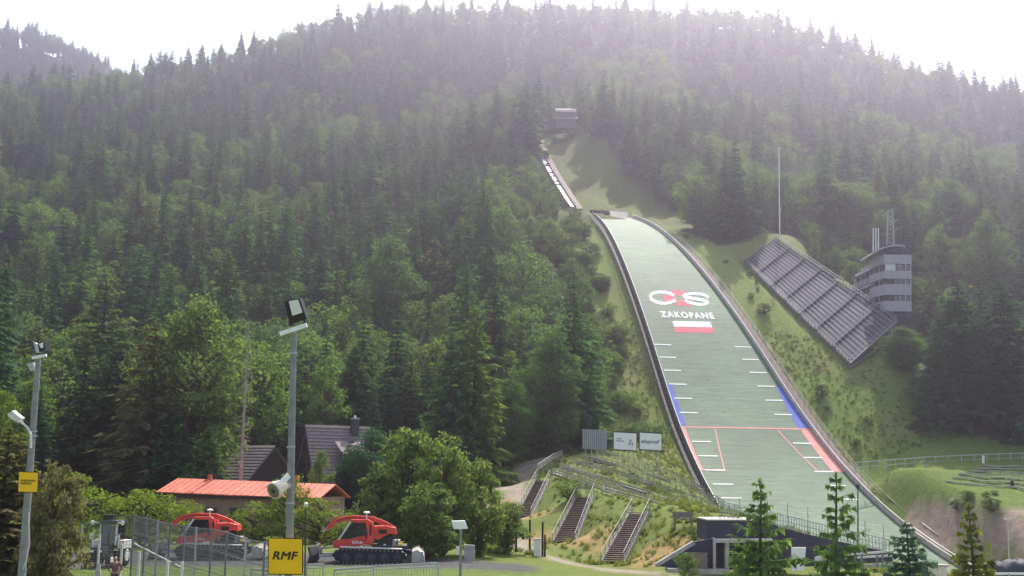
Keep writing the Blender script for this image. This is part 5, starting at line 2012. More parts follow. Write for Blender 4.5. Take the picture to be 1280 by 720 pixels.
def spruce_crown(seed, H=22.0, R=3.4, whorls=32, per=8, twigs=10, bare=.10, power=.85, lift=.25, droop=.55, ragged=.25, width=.13, wadd=.10, el0=-.5, hang=1.0, tlen=1.0):
    r = np.random.default_rng(seed)
    tris = []
    for w_ in range(whorls):
        f = (w_ + r.uniform(-.3, .3)) / whorls
        f = min(max(f, 0), .985)
        z = H * (bare + (1 - bare) * f)
        L0 = R * (1 - f) ** power + .12
        nb = max(4, int(per * (.6 + .4 * (1 - f))))
        ph = r.uniform(0, 6.28)
        for b in range(nb):
            a = ph + 2 * math.pi * b / nb + r.uniform(-.25, .25)
            L = L0 * r.uniform(1 - ragged, 1 + ragged)
            if r.random() < .06:
                L *= .4
            out = np.array([math.cos(a), math.sin(a), 0])
            el = lift * (f * 1.6 + el0) + r.uniform(-.12, .12)
            nt = max(4, int(twigs * (.45 + .55 * (1 - f))))
            t = (np.arange(nt) + r.uniform(.2, 1.0, nt)) / nt
            t = np.clip(t, .05, 1)
            p = out[None] * (t * L)[:, None] * math.cos(el)
            p[:, 2] = z + L * (math.sin(el) * t - droop * .38 * t ** 1.7 + .10 * t ** 4)
            sd = np.where(np.arange(nt) % 2 == 0, 1, -1) * r.uniform(.25, 1.05, nt)
            tl = tlen * L * (.52 - .24 * t) * r.uniform(.7, 1.25, nt) + .1
            d = np.stack([np.cos(a + sd), np.sin(a + sd), np.full(nt, -.12) - droop * .35 * t + r.uniform(-.25, .15, nt)], -1)
            d = unit(d)
            n = unit(np.stack([r.normal(0, .35, nt), r.normal(0, .35, nt), np.ones(nt)], -1))
            s = unit(np.cross(d, n))
            wd = (L * width + wadd) * r.uniform(.7, 1.3, nt)
            q = np.stack([p - s * wd[:, None] - d * (tl * .15)[:, None], p + s * wd[:, None] - d * (tl * .15)[:, None], p + d * tl[:, None]], 1)
            tris.append(q)
            # hanging sprays under the branch
            m = int(nt // 2 * hang)
            if m:
                tt_ = r.uniform(.2, .95, m)
                pp = out[None] * (tt_ * L)[:, None]
                pp[:, 2] = z + L * (math.sin(el) * tt_ - droop * .38 * tt_ ** 1.7)
                dd = unit(np.stack([out[0] * .5 + r.normal(0, .3, m), out[1] * .5 + r.normal(0, .3, m), -np.ones(m)], -1))
                ss = unit(np.cross(dd, r.normal(0, 1, (m, 3))))
                hl = (.22 * L + .25) * r.uniform(.6, 1.2, m)
                ww = hl * .4
                tris.append(np.stack([pp - ss * ww[:, None], pp + ss * ww[:, None], pp + dd * hl[:, None]], 1))
    # leader
    for k in range(10):
        a = r.uniform(0, 6.28)
        z = H * (.95 + .05 * k / 10)
        d = np.array([math.cos(a) * .5, math.sin(a) * .5, .5])
        s = np.array([-math.sin(a), math.cos(a), 0]) * .07
        p = np.array([0, 0, z])
        tris.append(np.array([[p - s, p + s, p + d * (.55 - .03 * k)]]))
    tris.append(np.array([[[-.06, 0, H * .94], [.06, 0, H * .94], [0, 0, H * 1.015]], [[0, -.06, H * .94], [0, .06, H * .94], [0, 0, H * 1.015]]]))
    return np.concatenate(tris)


def trunk_mb(H, r0, bend=0.0, n=7, top=.97, limbs=None):
    mb = MB()
    pts = []
    for k in range(7):
        f = k / 6
        pts.append((Vector((bend * math.sin(f * 2.5), bend * .6 * math.sin(f * 4), -.8 + (H * top + .8) * f)), r0 * (1 - f) ** .8 + .025))
    for (a, ra), (b, rb) in zip(pts[:-1], pts[1:]):
        mb.tube(a, b, ra, rb, n, False)
    for a, b, ra, rb in (limbs or []):
        mb.tube(a, b, ra, rb, 5, False)
    return mb


def broad_tree(seed, H=17.0, R=5.5, clumps=70, leaves=48, size=.42, base=.22, squash=1.0, droop=0.0, clump_r=1.5):
    """crown of leaf clumps carried on limbs; returns (quads, limbs)"""
    r = np.random.default_rng(seed)
    c, limbs, quads = [], [], []
    zc = H * (base + (1 - base) * .5)
    hz = H * (1 - base) * .5
    tries = 0
    while len(c) < clumps and tries < 6000:
        tries += 1
        d = unit(r.normal(0, 1, 3))
        rad_ = r.uniform(.25, 1.0) ** .45
        p = np.array([d[0] * R * rad_, d[1] * R * rad_, zc + d[2] * hz * rad_])
        if d[2] < 0:
            taper = .85
        else:
            taper = 1 - .25 * d[2]
        p[:2] *= taper * (1 + .22 * math.sin(3 * math.atan2(d[1], d[0]) + seed) + .15 * math.sin(5 * d[2] + seed))
        if all(np.linalg.norm((p - q) / np.array([1, 1, .8])) > clump_r * .55 for q in c):
            c.append(p)
    for k, p in enumerate(c):
        m = int(leaves * r.uniform(.6, 1.4))
        cr = clump_r * r.uniform(.65, 1.25)
        o = unit(r.normal(0, 1, (m, 3)))
        rr = r.uniform(.15, 1, m) ** .5
        q = p + o * (rr * cr)[:, None] * np.array([1.1, 1.1, .62])
        q[:, 2] -= droop * rr * cr * r.uniform(0, 1.2, m)
        n = unit(o * .7 + np.array([0, 0, .75]) + r.normal(0, .45, (m, 3)))
        t = unit(np.cross(n, r.normal(0, 1, (m, 3))))
        if droop:
            t = unit(t * .5 + np.array([0, 0, -1.0]) * droop)
        b = unit(np.cross(n, t))
        ls = size * r.uniform(.6, 1.35, m)
        L, W = (ls * (1 + droop * .8))[:, None], (ls * (.62 - .25 * droop))[:, None]
        quads.append(np.stack([q - t * L * .5, q + b * W * .5 + n * W * .1, q + t * L * .5 - n * L * .12, q - b * W * .5 + n * W * .1], 1))
        if k % 3 == 0:
            z0 = max(H * base * .7, p[2] - r.uniform(.25, .5) * H * .5)
            limbs.append((Vector((0, 0, z0)), Vector(p), .10 + .008 * H, .03))
    return np.concatenate(quads), limbs


KIND = {}


def kind(key, crowns, cm, H, r0, bark='bark', limbs=None, k=3):
    KIND[key] = []
    for i, cr in enumerate(crowns):
        lb_ = limbs[i] if limbs else None
        KIND[key].append((tri_mesh(key + '_crown', cr, M[cm], k), trunk_mb(H, r0, .12 if k == 3 else .35, 6, .96 if k == 3 else .72, lb_).mesh(key + '_trunk', M[bark], smooth=True), H))


SPK = [(3.1, 34, 8, .06, .80, .25, .55, .25), (3.7, 34, 8, .10, .90, .25, .60, .30), (2.5, 32, 7, .16, .72, .25, .70, .35), (4.3, 30, 8, .05, .95, .30, .45, .35), (3.3, 36, 8, .12, .68, .22, .75, .28), (3.0, 26, 6, .24, .85, .30, .55, .45),
       (4.6, 28, 7, .08, .62, .35, .40, .45), (2.9, 24, 6, .34, .55, .40, .35, .50), (3.9, 30, 9, .04, .78, .28, .50, .40)]
kind('spruce_tree', [spruce_crown(10 + i, 22, q[0], q[1], q[2], 11, q[3], q[4], q[5], q[6], q[7]) for i, q in enumerate(SPK)], 'spruce', 22, .26)
bt = [broad_tree(40 + i, 17, (5.0, 5.8, 4.2, 6.4, 3.8, 5.4)[i], (85, 95, 75, 100, 70, 60)[i], 44, .52, (.14, .2, .1, .18, .08, .25)[i], clump_r=(1.35, 1.5, 1.2, 1.5, 1.2, 1.25)[i]) for i in range(6)]
kind('broadleaf_tree', [b[0] for b in bt], 'broad', 17, .24, limbs=[b[1] for b in bt], k=4)


def add_tree(name, key, var, x, y, H, label, cat, group, wscale=1.0, matname=None, rz=None, z=None):
    cm, tm, H0 = KIND[key][var % len(KIND[key])]
    z = gz(x, y) if z is None else z
    t = thing(name, (x, y, z - .1), label, cat, group, random.uniform(0, 6.28) if rz is None else rz)
    s = H / H0
    t.scale = (s * wscale, s * wscale, s)
    inst('trunk', tm, t)
    if matname:
        cm2 = cm.copy()
        cm2.materials[0] = M[matname]
        cm = cm2
    inst('crown', cm, t)
    return t


# ------------------------------------------------------------------ trees that can be told apart
FEAT = []          # (x, y, radius) kept free of the random forest


def feat(name, key, var, px, pyt, D, wpx, label, cat, matname=None, group=None, pyb=None):
    """a tree at pixel column px and depth D, its tip at pyt, wpx pixels wide"""
    q = at(px, pyt, D)
    z = gz(q.x, q.y) if pyb is None else at(px, pyb, D).z
    H = q.z - z
    cm = KIND[key][var % len(KIND[key])]
    ext = np.empty(len(cm[0].vertices) * 3, np.float32)
    cm[0].vertices.foreach_get('co', ext)
    w0 = np.percentile(np.abs(ext.reshape(-1, 3)[:, 0]), 97) * 2
    ws = (wpx * D / F_PX) / (w0 * H / cm[2])
    FEAT.append((q.x, q.y, max(2.0, wpx * D / F_PX * .45)))
    return add_tree(name, key, var, q.x, q.y, H, label, cat, group, ws, matname, None, z)


yb = [spruce_crown(70 + i, 7.5, (1.75, 1.9, 1.8)[i], (16, 13, 18)[i], (7, 6, 8)[i], 54, .04, (.85, .8, .9)[i], .42, .12, .5, .008, .013, -.15, .4, .78) for i in range(3)]
kind('young_spruce', yb, 'young_spruce', 7.5, .11)
wl = [broad_tree(90 + i, 10, (3.4, 3.0, 3.7)[i], (120, 95, 110)[i], 58, .34, .02, droop=.3, clump_r=.85) for i in range(3)]
kind('willow_bush', [b[0] for b in wl], 'willow', 10, .2, limbs=[b[1] for b in wl], k=4)
sb_ = [broad_tree(110 + i, 4, 2.6, 60, 60, .20, .0, clump_r=.65) for i in range(3)]
kind('shrub', [b[0] for b in sb_], 'bright', 4, .08, limbs=[b[1] for b in sb_], k=4)
ns_ = [spruce_crown(130 + i, 22, (4.0, 3.6, 3.2)[i], (40, 36, 44)[i], (9, 8, 9)[i], 20, (.03, .06, .03)[i], (.75, .7, .9)[i], .3, .6, .38, .05, .06) for i in range(3)]
kind('near_spruce', ns_, 'spruce', 22, .32)
nb_ = [broad_tree(150 + i, 20, 6.0, 190, 80, .42, .05, clump_r=1.5) for i in range(2)]
kind('near_broadleaf', [b[0] for b in nb_], 'broad', 20, .22, limbs=[b[1] for b in nb_], k=4)

feat('young_spruce', 'young_spruce', 0, 950, 596, 62, 80, 'young green spruce standing in front of the bunker doorway', 'spruce')
feat('young_spruce', 'young_spruce', 1, 1045, 588, 62, 80, 'sparse young spruce with upturned boughs in front of the long dark wall', 'spruce')
feat('young_spruce', 'young_spruce', 2, 1131, 650, 64, 62, 'small blue-green spruce where the end rails of the run-out meet the ground', 'spruce', 'blue_spruce')
feat('young_spruce', 'young_spruce', 0, 1210, 626, 66, 58, 'yellow-tipped young spruce before the pinkish cut bank', 'spruce', 'yellow_spruce')
# loose light green trees behind the right groomer
for i, (px, py, D, w_, lb_) in enumerate(((478, 575, 87, 72, 'light green bushy tree directly above the right-hand groomer'), (512, 526, 90, 84, 'tallest light green bushy tree, behind the groomer winch arm'), (556, 538, 87, 84, 'grey-green bushy tree behind the low solar lamp'),
                                          (600, 575, 90, 70, 'spreading bushy tree right of the low solar lamp'), (634, 622, 94, 50, 'low drooping bushy tree beside the start of the light path'), (535, 598, 82, 70, 'low front bush at the tail of the right-hand groomer'))):
    feat('willow_bush', 'willow_bush', i, px, py, D, w_, lb_, 'bushy tree', None, 'bushy trees behind the right groomer')
# bright shrubs by the machines
for i, (px, py, D, w_, lb_) in enumerate(((100, 590, 92, 95, 'bright yellow-green shrub beside the brownish conifer on the left'), (180, 608, 90, 84, 'bright yellow-green shrub between the tractor and the left groomer'),
                                          (318, 624, 98, 66, 'yellow-green shrub left of the tall lamp pole, below the red roof'), (402, 622, 98, 80, 'yellow-green shrub between the tall lamp pole and the right groomer'),
                                          (362, 588, 100, 44, 'green shrub directly behind the cream loudspeaker'), (236, 622, 100, 40, 'small green shrub at the left end of the red-roofed building'))):
    feat('shrub', 'shrub', i, px, py, D, w_, lb_, 'shrub', None, 'bright shrubs behind the machines')
# brownish conifers at the left edge
feat('conifer', 'willow_bush', 2, 72, 572, 50, 74, 'dense brownish conifer just right of the leaning lamp pole', 'conifer', 'brown_spruce')
feat('conifer', 'near_spruce', 0, 14, 528, 52, 112, 'dense brownish conifer cut by the left edge behind the leaning lamp pole', 'conifer', 'brown_spruce')
# tall trees round the houses
for i, (nm, key, var, px, py, D, w_, lb_, cat, m2) in enumerate((
        ('broadleaf_tree', 'near_broadleaf', 0, 248, 376, 128, 136, 'tall rounded light green broadleaf tree above the red-roofed building', 'tree', 'willow'),
        ('spruce_tree', 'near_spruce', 0, 152, 408, 134, 92, 'dark spruce left of the large rounded broadleaf tree', 'spruce', None),
        ('spruce_tree', 'near_spruce', 1, 195, 400, 124, 96, 'brown-tinged spruce overlapping the rounded broadleaf tree', 'spruce', 'brown_spruce'),
        ('spruce_tree', 'near_spruce', 2, 222, 500, 122, 76, 'olive spruce in front of the rounded broadleaf tree', 'spruce', None),
        ('spruce_tree', 'near_spruce', 0, 262, 530, 118, 62, 'dense dark spruce above the middle of the red roof', 'spruce', None),
        ('spruce_tree', 'near_spruce', 2, 92, 462, 150, 62, 'mid green spruce over the pale pinkish cottage roof', 'spruce', None),
        ('broadleaf_tree', 'near_broadleaf', 1, 84, 476, 160, 52, 'small light green tree behind the leaning lamp pole', 'tree', None),
        ('broadleaf_tree', 'near_broadleaf', 1, 6, 484, 120, 50, 'light green tree cut by the left edge above the street lamp head', 'tree', 'bright'),
        ('spruce_tree', 'near_spruce', 1, 46, 500, 128, 64, 'green spruce right behind the street lamp arm', 'spruce', None),
        ('larch_tree', 'near_spruce', 2, 514, 438, 165, 52, 'pale yellow-green larch above the willow-like bushes', 'larch', 'larch'),
        ('larch_tree', 'near_spruce', 1, 594, 382, 150, 78, 'tall yellow-green larch beside the dark slope edge', 'larch', 'larch'),
        ('spruce_tree', 'near_spruce', 0, 565, 412, 148, 66, 'dark drooping spruce left of the tall larch', 'spruce', None),
        ('spruce_tree', 'near_spruce', 2, 536, 398, 188, 60, 'bluish spruce behind the pale larch', 'spruce', 'blue_spruce'),
        ('broadleaf_tree', 'near_broadleaf', 0, 466, 536, 126, 62, 'dark dense broadleaf tree just right of the chalet', 'tree', 'spruce'),
        ('spruce_tree', 'near_spruce', 1, 440, 548, 128, 46, 'narrow dark spruce against the right end of the chalet roof', 'spruce', None),
        ('birch_tree', 'near_broadleaf', 1, 402, 560, 122, 26, 'slender pale young tree in front of the chalet gable', 'tree', 'willow'),
        ('broadleaf_tree', 'near_broadleaf', 1, 398, 420, 190, 66, 'light green broadleaf crown just right of the tall lamp pole', 'tree', None),
        ('spruce_tree', 'near_spruce', 0, 445, 430, 165, 74, 'tall green spruce above the chalet chimney', 'spruce', None),
        ('spruce_tree', 'near_spruce', 2, 350, 440, 160, 70, 'green spruce behind the shaft of the tall lamp pole', 'spruce', None),
        ('broadleaf_tree', 'near_broadleaf', 0, 488, 298, 235, 80, 'light broadleaf crown standing out in the middle of the dark forest', 'tree', None),
        ('broadleaf_tree', 'near_broadleaf', 1, 560, 246, 285, 62, 'yellow-green broadleaf crown high in the forest left of the knoll', 'tree', None),
        ('broadleaf_tree', 'near_broadleaf', 0, 690, 414, 168, 76, 'broad green tree at the forest edge above the grey billboard', 'tree', None),
        ('broadleaf_tree', 'near_broadleaf', 1, 640, 470, 160, 60, 'mid green tree at the forest edge left of the billboards', 'tree', None),
        ('spruce_tree', 'near_spruce', 1, 655, 440, 178, 60, 'dark spruce at the forest edge behind the billboards', 'spruce', None),
        ('spruce_tree', 'near_spruce', 0, 1195, 348, 213, 92, 'large dark spruce group leader right of the judges tower', 'spruce', None),
        ('spruce_tree', 'near_spruce', 1, 1250, 352, 210, 100, 'wide dark green spruce at the right edge above the meadow fence', 'spruce', None),
        ('spruce_tree', 'near_spruce', 2, 1168, 400, 208, 52, 'slimmer green spruce at the inner corner of the meadow fence', 'spruce', None),
        ('broadleaf_tree', 'near_broadleaf', 0, 1128, 408, 222, 52, 'small broadleaf tree under the judges tower', 'tree', None),
        ('broadleaf_tree', 'near_broadleaf', 1, 1052, 226, 318, 96, 'large round broadleaf crown behind the grandstand', 'tree', None),
        ('broadleaf_tree', 'near_broadleaf', 0, 1186, 226, 330, 64, 'light broadleaf crown right of the lattice mast', 'tree', None),
        ('broadleaf_tree', 'near_broadleaf', 0, 1232, 268, 290, 52, 'yellow-green broadleaf crown near the right edge', 'tree', None),
        ('broadleaf_tree', 'near_broadleaf', 1, 872, 166, 395, 76, 'pale broadleaf crown above the top of the landing slope', 'tree', None),
        ('broadleaf_tree', 'near_broadleaf', 0, 781, 132, 440, 46, 'pale green crown right of the start house', 'tree', None),
        ('broadleaf_tree', 'near_broadleaf', 1, 1092, 140, 470, 62, 'hazy pale crown high on the right mountainside', 'tree', None),
        ('broadleaf_tree', 'near_broadleaf', 0, 628, 116, 425, 70, 'rounded green crown left of the start house', 'tree', None))):
    feat(nm, key, var, px, py, D, w_, lb_, cat, m2)

# the dead spruce: bare trunk with short broken branches
q = at(311, 402, 116)
g = gz(q.x, q.y)
dt = thing('dead_tree', (q.x, q.y, g), 'bare grey dead spruce rising above the red-roofed building', 'dead tree')
MB().tube((q.x, q.y, g - .5), (q.x, q.y, q.z), .24, .05, 8).build('trunk', M['greybark'], dt)
mb = MB()
for k in range(110):
    f = random.uniform(.15, .98)
    z = g + (q.z - g) * f
    a = random.uniform(0, 6.28)
    L = random.uniform(.4, 2.0) * (1.15 - f)
    p0 = Vector((q.x, q.y, z))
    p1 = p0 + Vector((math.cos(a) * L, math.sin(a) * L, -.25 * L))
    mb.tube(p0, p1, .035, .012, 4, False)
    for s_ in (-.7, .7):
        mb.tube(p0.lerp(p1, .6), p0.lerp(p1, .6) + Vector((math.cos(a + s_) * L * .4, math.sin(a + s_) * L * .4, -.2 * L)), .015, .008, 3, False)
mb.build('bare_branches', M['greybark'], dt)
FEAT.append((q.x, q.y, 3))

# shrubs on the grassy flanks
shr = []
for (px, py, D, w_, lb_, m2) in ((712, 598, 122, 30, 'dark green shrub beside the middle staircase', 'broad'), (858, 688, 83, 26, 'small leafy shrub in front of the timber stack', 'broad'),
                                 (938, 700, 70, 22, 'low shrub at the foot of the bunker spruce', 'broad'), (868, 656, 98, 18, 'grey-green shrub against the bunker corner', 'willow')):
    feat('shrub', 'shrub', random.randrange(3), px, py, D, w_, lb_, 'shrub', m2)
for k, (px, D, hh, sp_) in enumerate(((693, 388, 3.2, 0), (700, 387, 2.4, 0), (708, 387.5, 2.8, 0), (716, 388, 2.6, 0), (724, 389, 3.4, 0))):
    q = at(px, 160, D)
    add_tree('shrub', 'shrub', k, q.x, q.y, hh, ['first', 'second', 'third', 'fourth', 'last'][k] + ' bush from the left in the row below the start house', 'shrub', 'bushes below the start house', 1.0, 'broad')
n = 0
cand = [(t, -hw(t) - random.uniform(6, 21)) for t in np.random.default_rng(3).uniform(-108, 12, 125)]
cand += [(t, hw(t) + random.uniform(5, 15 if t < -20 else 24)) for t in np.random.default_rng(4).uniform(-105, 4, 15)]
for t, off in cand:
    p = J(t, off)
    if off > 23 and -80 < t < -8:
        continue
    if off < 0 and t > -20 and random.random() < .55:
        continue
    left = off < 0
    H = random.uniform(1.5, 4.6) * (1.1 if left else .6)
    add_tree('shrub', 'shrub', n, p.x, p.y, H, '%s shrub on the flank %s of the ski jump near %s' % ('taller' if H > (3.4 if left else 2.0) else 'low', 'left' if left else 'right', 'the top of the slope' if t < -80 else 'the upper slope' if t < -55 else 'the emblem' if t < -35 else 'the white marks' if t < -12 else 'the coloured zones'), 'shrub',
             'shrubs on the left flank of the ski jump' if left else 'shrubs on the right flank of the ski jump', random.uniform(.8, 1.3), ('broad' if n % 3 else 'under') if left else ('under' if n % 3 else 'broad'))
    n += 1

for k in range(8):
    px = random.uniform(1140, 1330)
    D = 181 - (px - 1140) * .14 + random.uniform(-9, 3)
    q = at(px, 640, D)
    add_tree('shrub', 'shrub', k, q.x, q.y, random.uniform(.7, 2.0), '%s scrub bush on the bare cut bank %s' % (['low', 'taller', 'pale'][k % 3], 'left of the lamp post' if px < 1240 else 'right of the lamp post'), 'shrub', 'scrub bushes on the cut bank', 1.2, 'under')

# ------------------------------------------------------------------ the forest
HOUSES = [(at(392, 400, 144), 9), (at(318, 400, 138), 7), (at(94, 400, 161), 7), (at(294, 400, 152), 4)]
r = np.random.default_rng(21)
pts = []
cell = {}
R0 = 4.9
tries = 90000
ang = np.arctan(r.uniform(-.62, .62, tries))
DD = np.sqrt(r.uniform(118 ** 2, 760 ** 2, tries))
XX = DD * np.tan(ang)
far = r.random(tries) < .0
ok = in_forest(XX, DD)
fx = np.array(FEAT)
big = fbm(XX, DD, .035, 9)
big2 = fbm(XX, DD, .06, 77)
hsz = r.uniform(0, 1, tries)
for i in np.nonzero(ok)[0]:
    x, y = XX[i], DD[i]
    rr = R0 * (1 + max(0, y - 260) / 900)
    k = (int(x // 6), int(y // 6))
    bad = False
    for a in (-1, 0, 1):
        for b in (-1, 0, 1):
            for (px_, py_) in cell.get((k[0] + a, k[1] + b), ()):
                if (px_ - x) ** 2 + (py_ - y) ** 2 < rr * rr:
                    bad = True
                    break
            if bad:
                break
        if bad:
            break
    if bad:
        continue
    if np.any((fx[:, 0] - x) ** 2 + (fx[:, 1] - y) ** 2 < (fx[:, 2] * .8) ** 2) or any((h.x - x) ** 2 + (h.y - y) ** 2 < q_ * q_ for h, q_ in HOUSES):
        continue
    if big2[i] < -.58 and y > 170:
        continue
    if abs(x - sh.location.x) < 8 and 365 < y < 402:
        continue
    # nothing tall between the camera and the houses, billboards or tower
    t_, o_ = to_J(x, y)
    if -30 < t_ < 8 and 40 < o_ < 62 and r.random() < .5:
        continue
    cell.setdefault(k, []).append((x, y))
    pts.append((x, y, big[i], hsz[i]))
# the farther hill on the upper left
for i in range(3000):
    y = r.uniform(770, 960)
    x = r.uniform(-.75, -.25) * y
    pts.append((x, y, -.2 + r.normal(0, .3), r.uniform(0, 1)))
P = np.array(pts)
PZ = ground(P[:, 0], P[:, 1])
_t, _o = to_J(P[:, 0], P[:, 1])
edge_b = np.where((_o < 0) & (_o > -42) & (_t > -110) & (_t < 10), .9, 0) + np.where((P[:, 1] > 560), .25, 0) + np.where((_o > 40) & (_o < 75) & (_t < 0), .3, 0)
is_broad = (P[:, 2] + r.normal(0, .4, len(P)) + edge_b) > .22
H = np.where(is_broad, 11 + 9 * P[:, 3], 12 + 18 * P[:, 3] ** 1.25)
H = np.where((_o < 0) & (_o > -36) & (_t > -112) & (_t < 10), np.minimum(H, 5 + 5 * P[:, 3]), H)
H = H * np.where(P[:, 1] > 560, .78, 1.0)
_st, _so = to_J(P[:, 0], P[:, 1])
H = np.where((_so > 40) & (_so < 64) & (_st > -95) & (_st < -5), np.minimum(H, 6 + 4 * P[:, 3]), H)       # trees behind the grandstand capped low so their shadows stay off it
# lower growth where the photograph looks over the trees at the inrun, the start house, the mast and the tower
pxs = 640 + P[:, 0] / P[:, 1] * F_PX + 3
lim_y = np.full(len(P), -1e3)
for x0, x1, ya, yb_, dmax in ((661, 676, 176, 196, 368), (676, 692, 196, 226, 360), (692, 726, 228, 266, 345), (686, 728, 156, 156, 396), (726, 800, 262, 268, 330), (946, 1004, 300, 304, 300), (1060, 1146, 395, 395, 246), (1090, 1130, 312, 312, 300), (926, 1066, 326, 460, 226), (800, 930, 285, 375, 290)):
    q = (pxs > x0 - 4) & (pxs < x1 + 4) & (P[:, 1] < dmax)
    lim_y[q] = np.maximum(lim_y[q], (ya + (yb_ - ya) * np.clip((pxs[q] - x0) / (x1 - x0), 0, 1)))
zmax = CAM_Z + (590 - lim_y) / F_PX * P[:, 1]
Hn = np.minimum(H, zmax - PZ)
keep = Hn > 3.0
P, PZ, is_broad, H, Hn = P[keep], PZ[keep], is_broad[keep], H[keep], Hn[keep]
H = Hn
dsize = H / P[:, 1]
inview = np.abs(P[:, 0] / P[:, 1]) < .475
solo = np.zeros(len(P), bool)
for br, lim in ((False, 276), (True, 278)):
    idx = np.nonzero((is_broad == br) & inview)[0]
    idx = idx[np.argsort(-dsize[idx])][:lim]
    solo[idx] = True
ZONES = [(150, 'behind the leaning lamp pole'), (260, 'behind the rounded broadleaf tree'), (345, 'above the red-roofed building'), (450, 'behind the chalet'),
         (540, 'above the willow-like bushes'), (640, 'right of the tall larch'), (760, 'left of the slope wall'), (930, 'right of the upper slope wall'),
         (1060, 'behind the grandstand'), (1150, 'round the judges tower'), (9999, 'beyond the right meadow')]
for i in np.nonzero(solo)[0]:
    x, y = P[i, 0], P[i, 1]
    side = 'left' if to_J(x, y)[1] < 0 else 'right'
    px = 640 + x / y * F_PX
    zi = next(k_ for k_, (lim_, t_) in enumerate(ZONES) if px < lim_)
    z0_, z1_ = (ZONES[zi - 1][0] if zi else -20), min(ZONES[zi][0], 1300)
    part = ('left end', 'middle', 'right end')[int(min(2, max(0, (px - z0_) / (z1_ - z0_) * 3)))]
    dep = next(t_ for lim_, t_ in ((155, 'front rank'), (172, 'second rank'), (190, 'third rank'), (208, 'fourth rank'), (226, 'fifth rank'), (246, 'sixth rank'), (270, 'seventh rank'), (292, 'eighth rank'), (315, 'ninth rank'), (340, 'tenth rank'), (370, 'eleventh rank'), (9999, 'topmost rank')) if y < lim_)
    tall = H[i] > (22 if not is_broad[i] else 15)
    wsc = r.uniform(.75, 1.2)
    form = ('tall ' if tall else 'shorter ') + ('slender' if wsc < .97 else 'broad')
    what = 'leafy tree' if is_broad[i] else 'spruce'
    lbl = '%s %s, %s, %s of those %s' % (form, what, dep, part, ZONES[zi][1])
    if is_broad[i]:
        add_tree('broadleaf_tree', 'broadleaf_tree', r.integers(6), x, y, H[i], lbl, 'tree', 'leafy trees in the forest %s of the ski jump' % side, wsc, z=PZ[i])
    else:
        add_tree('spruce_tree', 'spruce_tree', r.integers(9), x, y, H[i], lbl, 'spruce', 'spruces in the forest %s of the ski jump' % side, wsc * 1.1, z=PZ[i])

# everything beyond: one mass of trees, instanced
protos = bpy.data.collections.new('forest_kinds')
for j, key in enumerate(('spruce_tree', 'broadleaf_tree')):
    for i, (cm, tm, H0) in enumerate(KIND[key]):
        bmv = []
        o = bpy.data.objects.new('%s_kind_%d' % ('a' if j == 0 else 'b', i), None)
        n1_, n2_ = len(cm.vertices), len(tm.vertices)
        co = np.empty(n1_ * 3, np.float32)
        cm.vertices.foreach_get('co', co)
        c2 = [tuple(v) for v in co.reshape(-1, 3)]
        me2 = bpy.data.meshes.new('forest_tree')
        me2.from_pydata(c2 + [tuple(v.co) for v in tm.vertices], [], [tuple(p.vertices) for p in cm.polygons] + [tuple(v + n1_ for v in p.vertices) for p in tm.polygons])
        me2.materials.append(cm.materials[0])
        me2.materials.append(M['bark'])
        me2.polygons.foreach_set('material_index', np.concatenate([np.zeros(len(cm.polygons), np.int32), np.ones(len(tm.polygons), np.int32)]))
        bpy.data.objects.remove(o)
        o = bpy.data.objects.new('%s_kind_%d' % ('a' if j == 0 else 'b', i), me2)
        protos.objects.link(o)


def scatter(name, label, pos, scale, rot, idx, coll, kind='stuff'):
    me = bpy.data.meshes.new(name)
    me.vertices.add(len(pos))
    me.vertices.foreach_set('co', np.asarray(pos, np.float32).ravel())
    for nm, ty, data in (('sc', 'FLOAT_VECTOR', np.asarray(scale, np.float32).ravel()), ('ro', 'FLOAT', np.asarray(rot, np.float32)), ('ix', 'INT', np.asarray(idx, np.int32))):
        a = me.attributes.new(nm, ty, 'POINT')
        a.data.foreach_set('vector' if ty == 'FLOAT_VECTOR' else 'value', data)
    me.update()
    ob = bpy.data.objects.new(name, me)
    COL.objects.link(ob)
    tag(ob, label, None, None, kind)
    ng = bpy.data.node_groups.new(name, 'GeometryNodeTree')
    ng.interface.new_socket('Geometry', in_out='INPUT', socket_type='NodeSocketGeometry')
    ng.interface.new_socket('Geometry', in_out='OUTPUT', socket_type='NodeSocketGeometry')
    N, Lk = ng.nodes, ng.links
    gi, go_ = N.new('NodeGroupInput'), N.new('NodeGroupOutput')
    iop = N.new('GeometryNodeInstanceOnPoints')
    ci = N.new('GeometryNodeCollectionInfo')
    ci.inputs['Collection'].default_value = coll
    ci.inputs['Separate Children'].default_value = True
    ci.inputs['Reset Children'].default_value = True
    iop.inputs['Pick Instance'].default_value = True

    def attr(nm, ty):
        a = N.new('GeometryNodeInputNamedAttribute')
        a.data_type = ty
        a.inputs['Name'].default_value = nm
        return a.outputs['Attribute']
    cx = N.new('ShaderNodeCombineXYZ')
    Lk.new(attr('ro', 'FLOAT'), cx.inputs[2])
    e2r = N.new('FunctionNodeEulerToRotation')
    Lk.new(cx.outputs[0], e2r.inputs[0])
    Lk.new(gi.outputs[0], iop.inputs['Points'])
    Lk.new(ci.outputs[0], iop.inputs['Instance'])
    Lk.new(attr('ix', 'INT'), iop.inputs['Instance Index'])
    Lk.new(e2r.outputs[0], iop.inputs['Rotation'])
    Lk.new(attr('sc', 'FLOAT_VECTOR'), iop.inputs['Scale'])
    Lk.new(iop.outputs[0], go_.inputs[0])
    md = ob.modifiers.new('trees', 'NODES')
    md.node_group = ng
    return ob


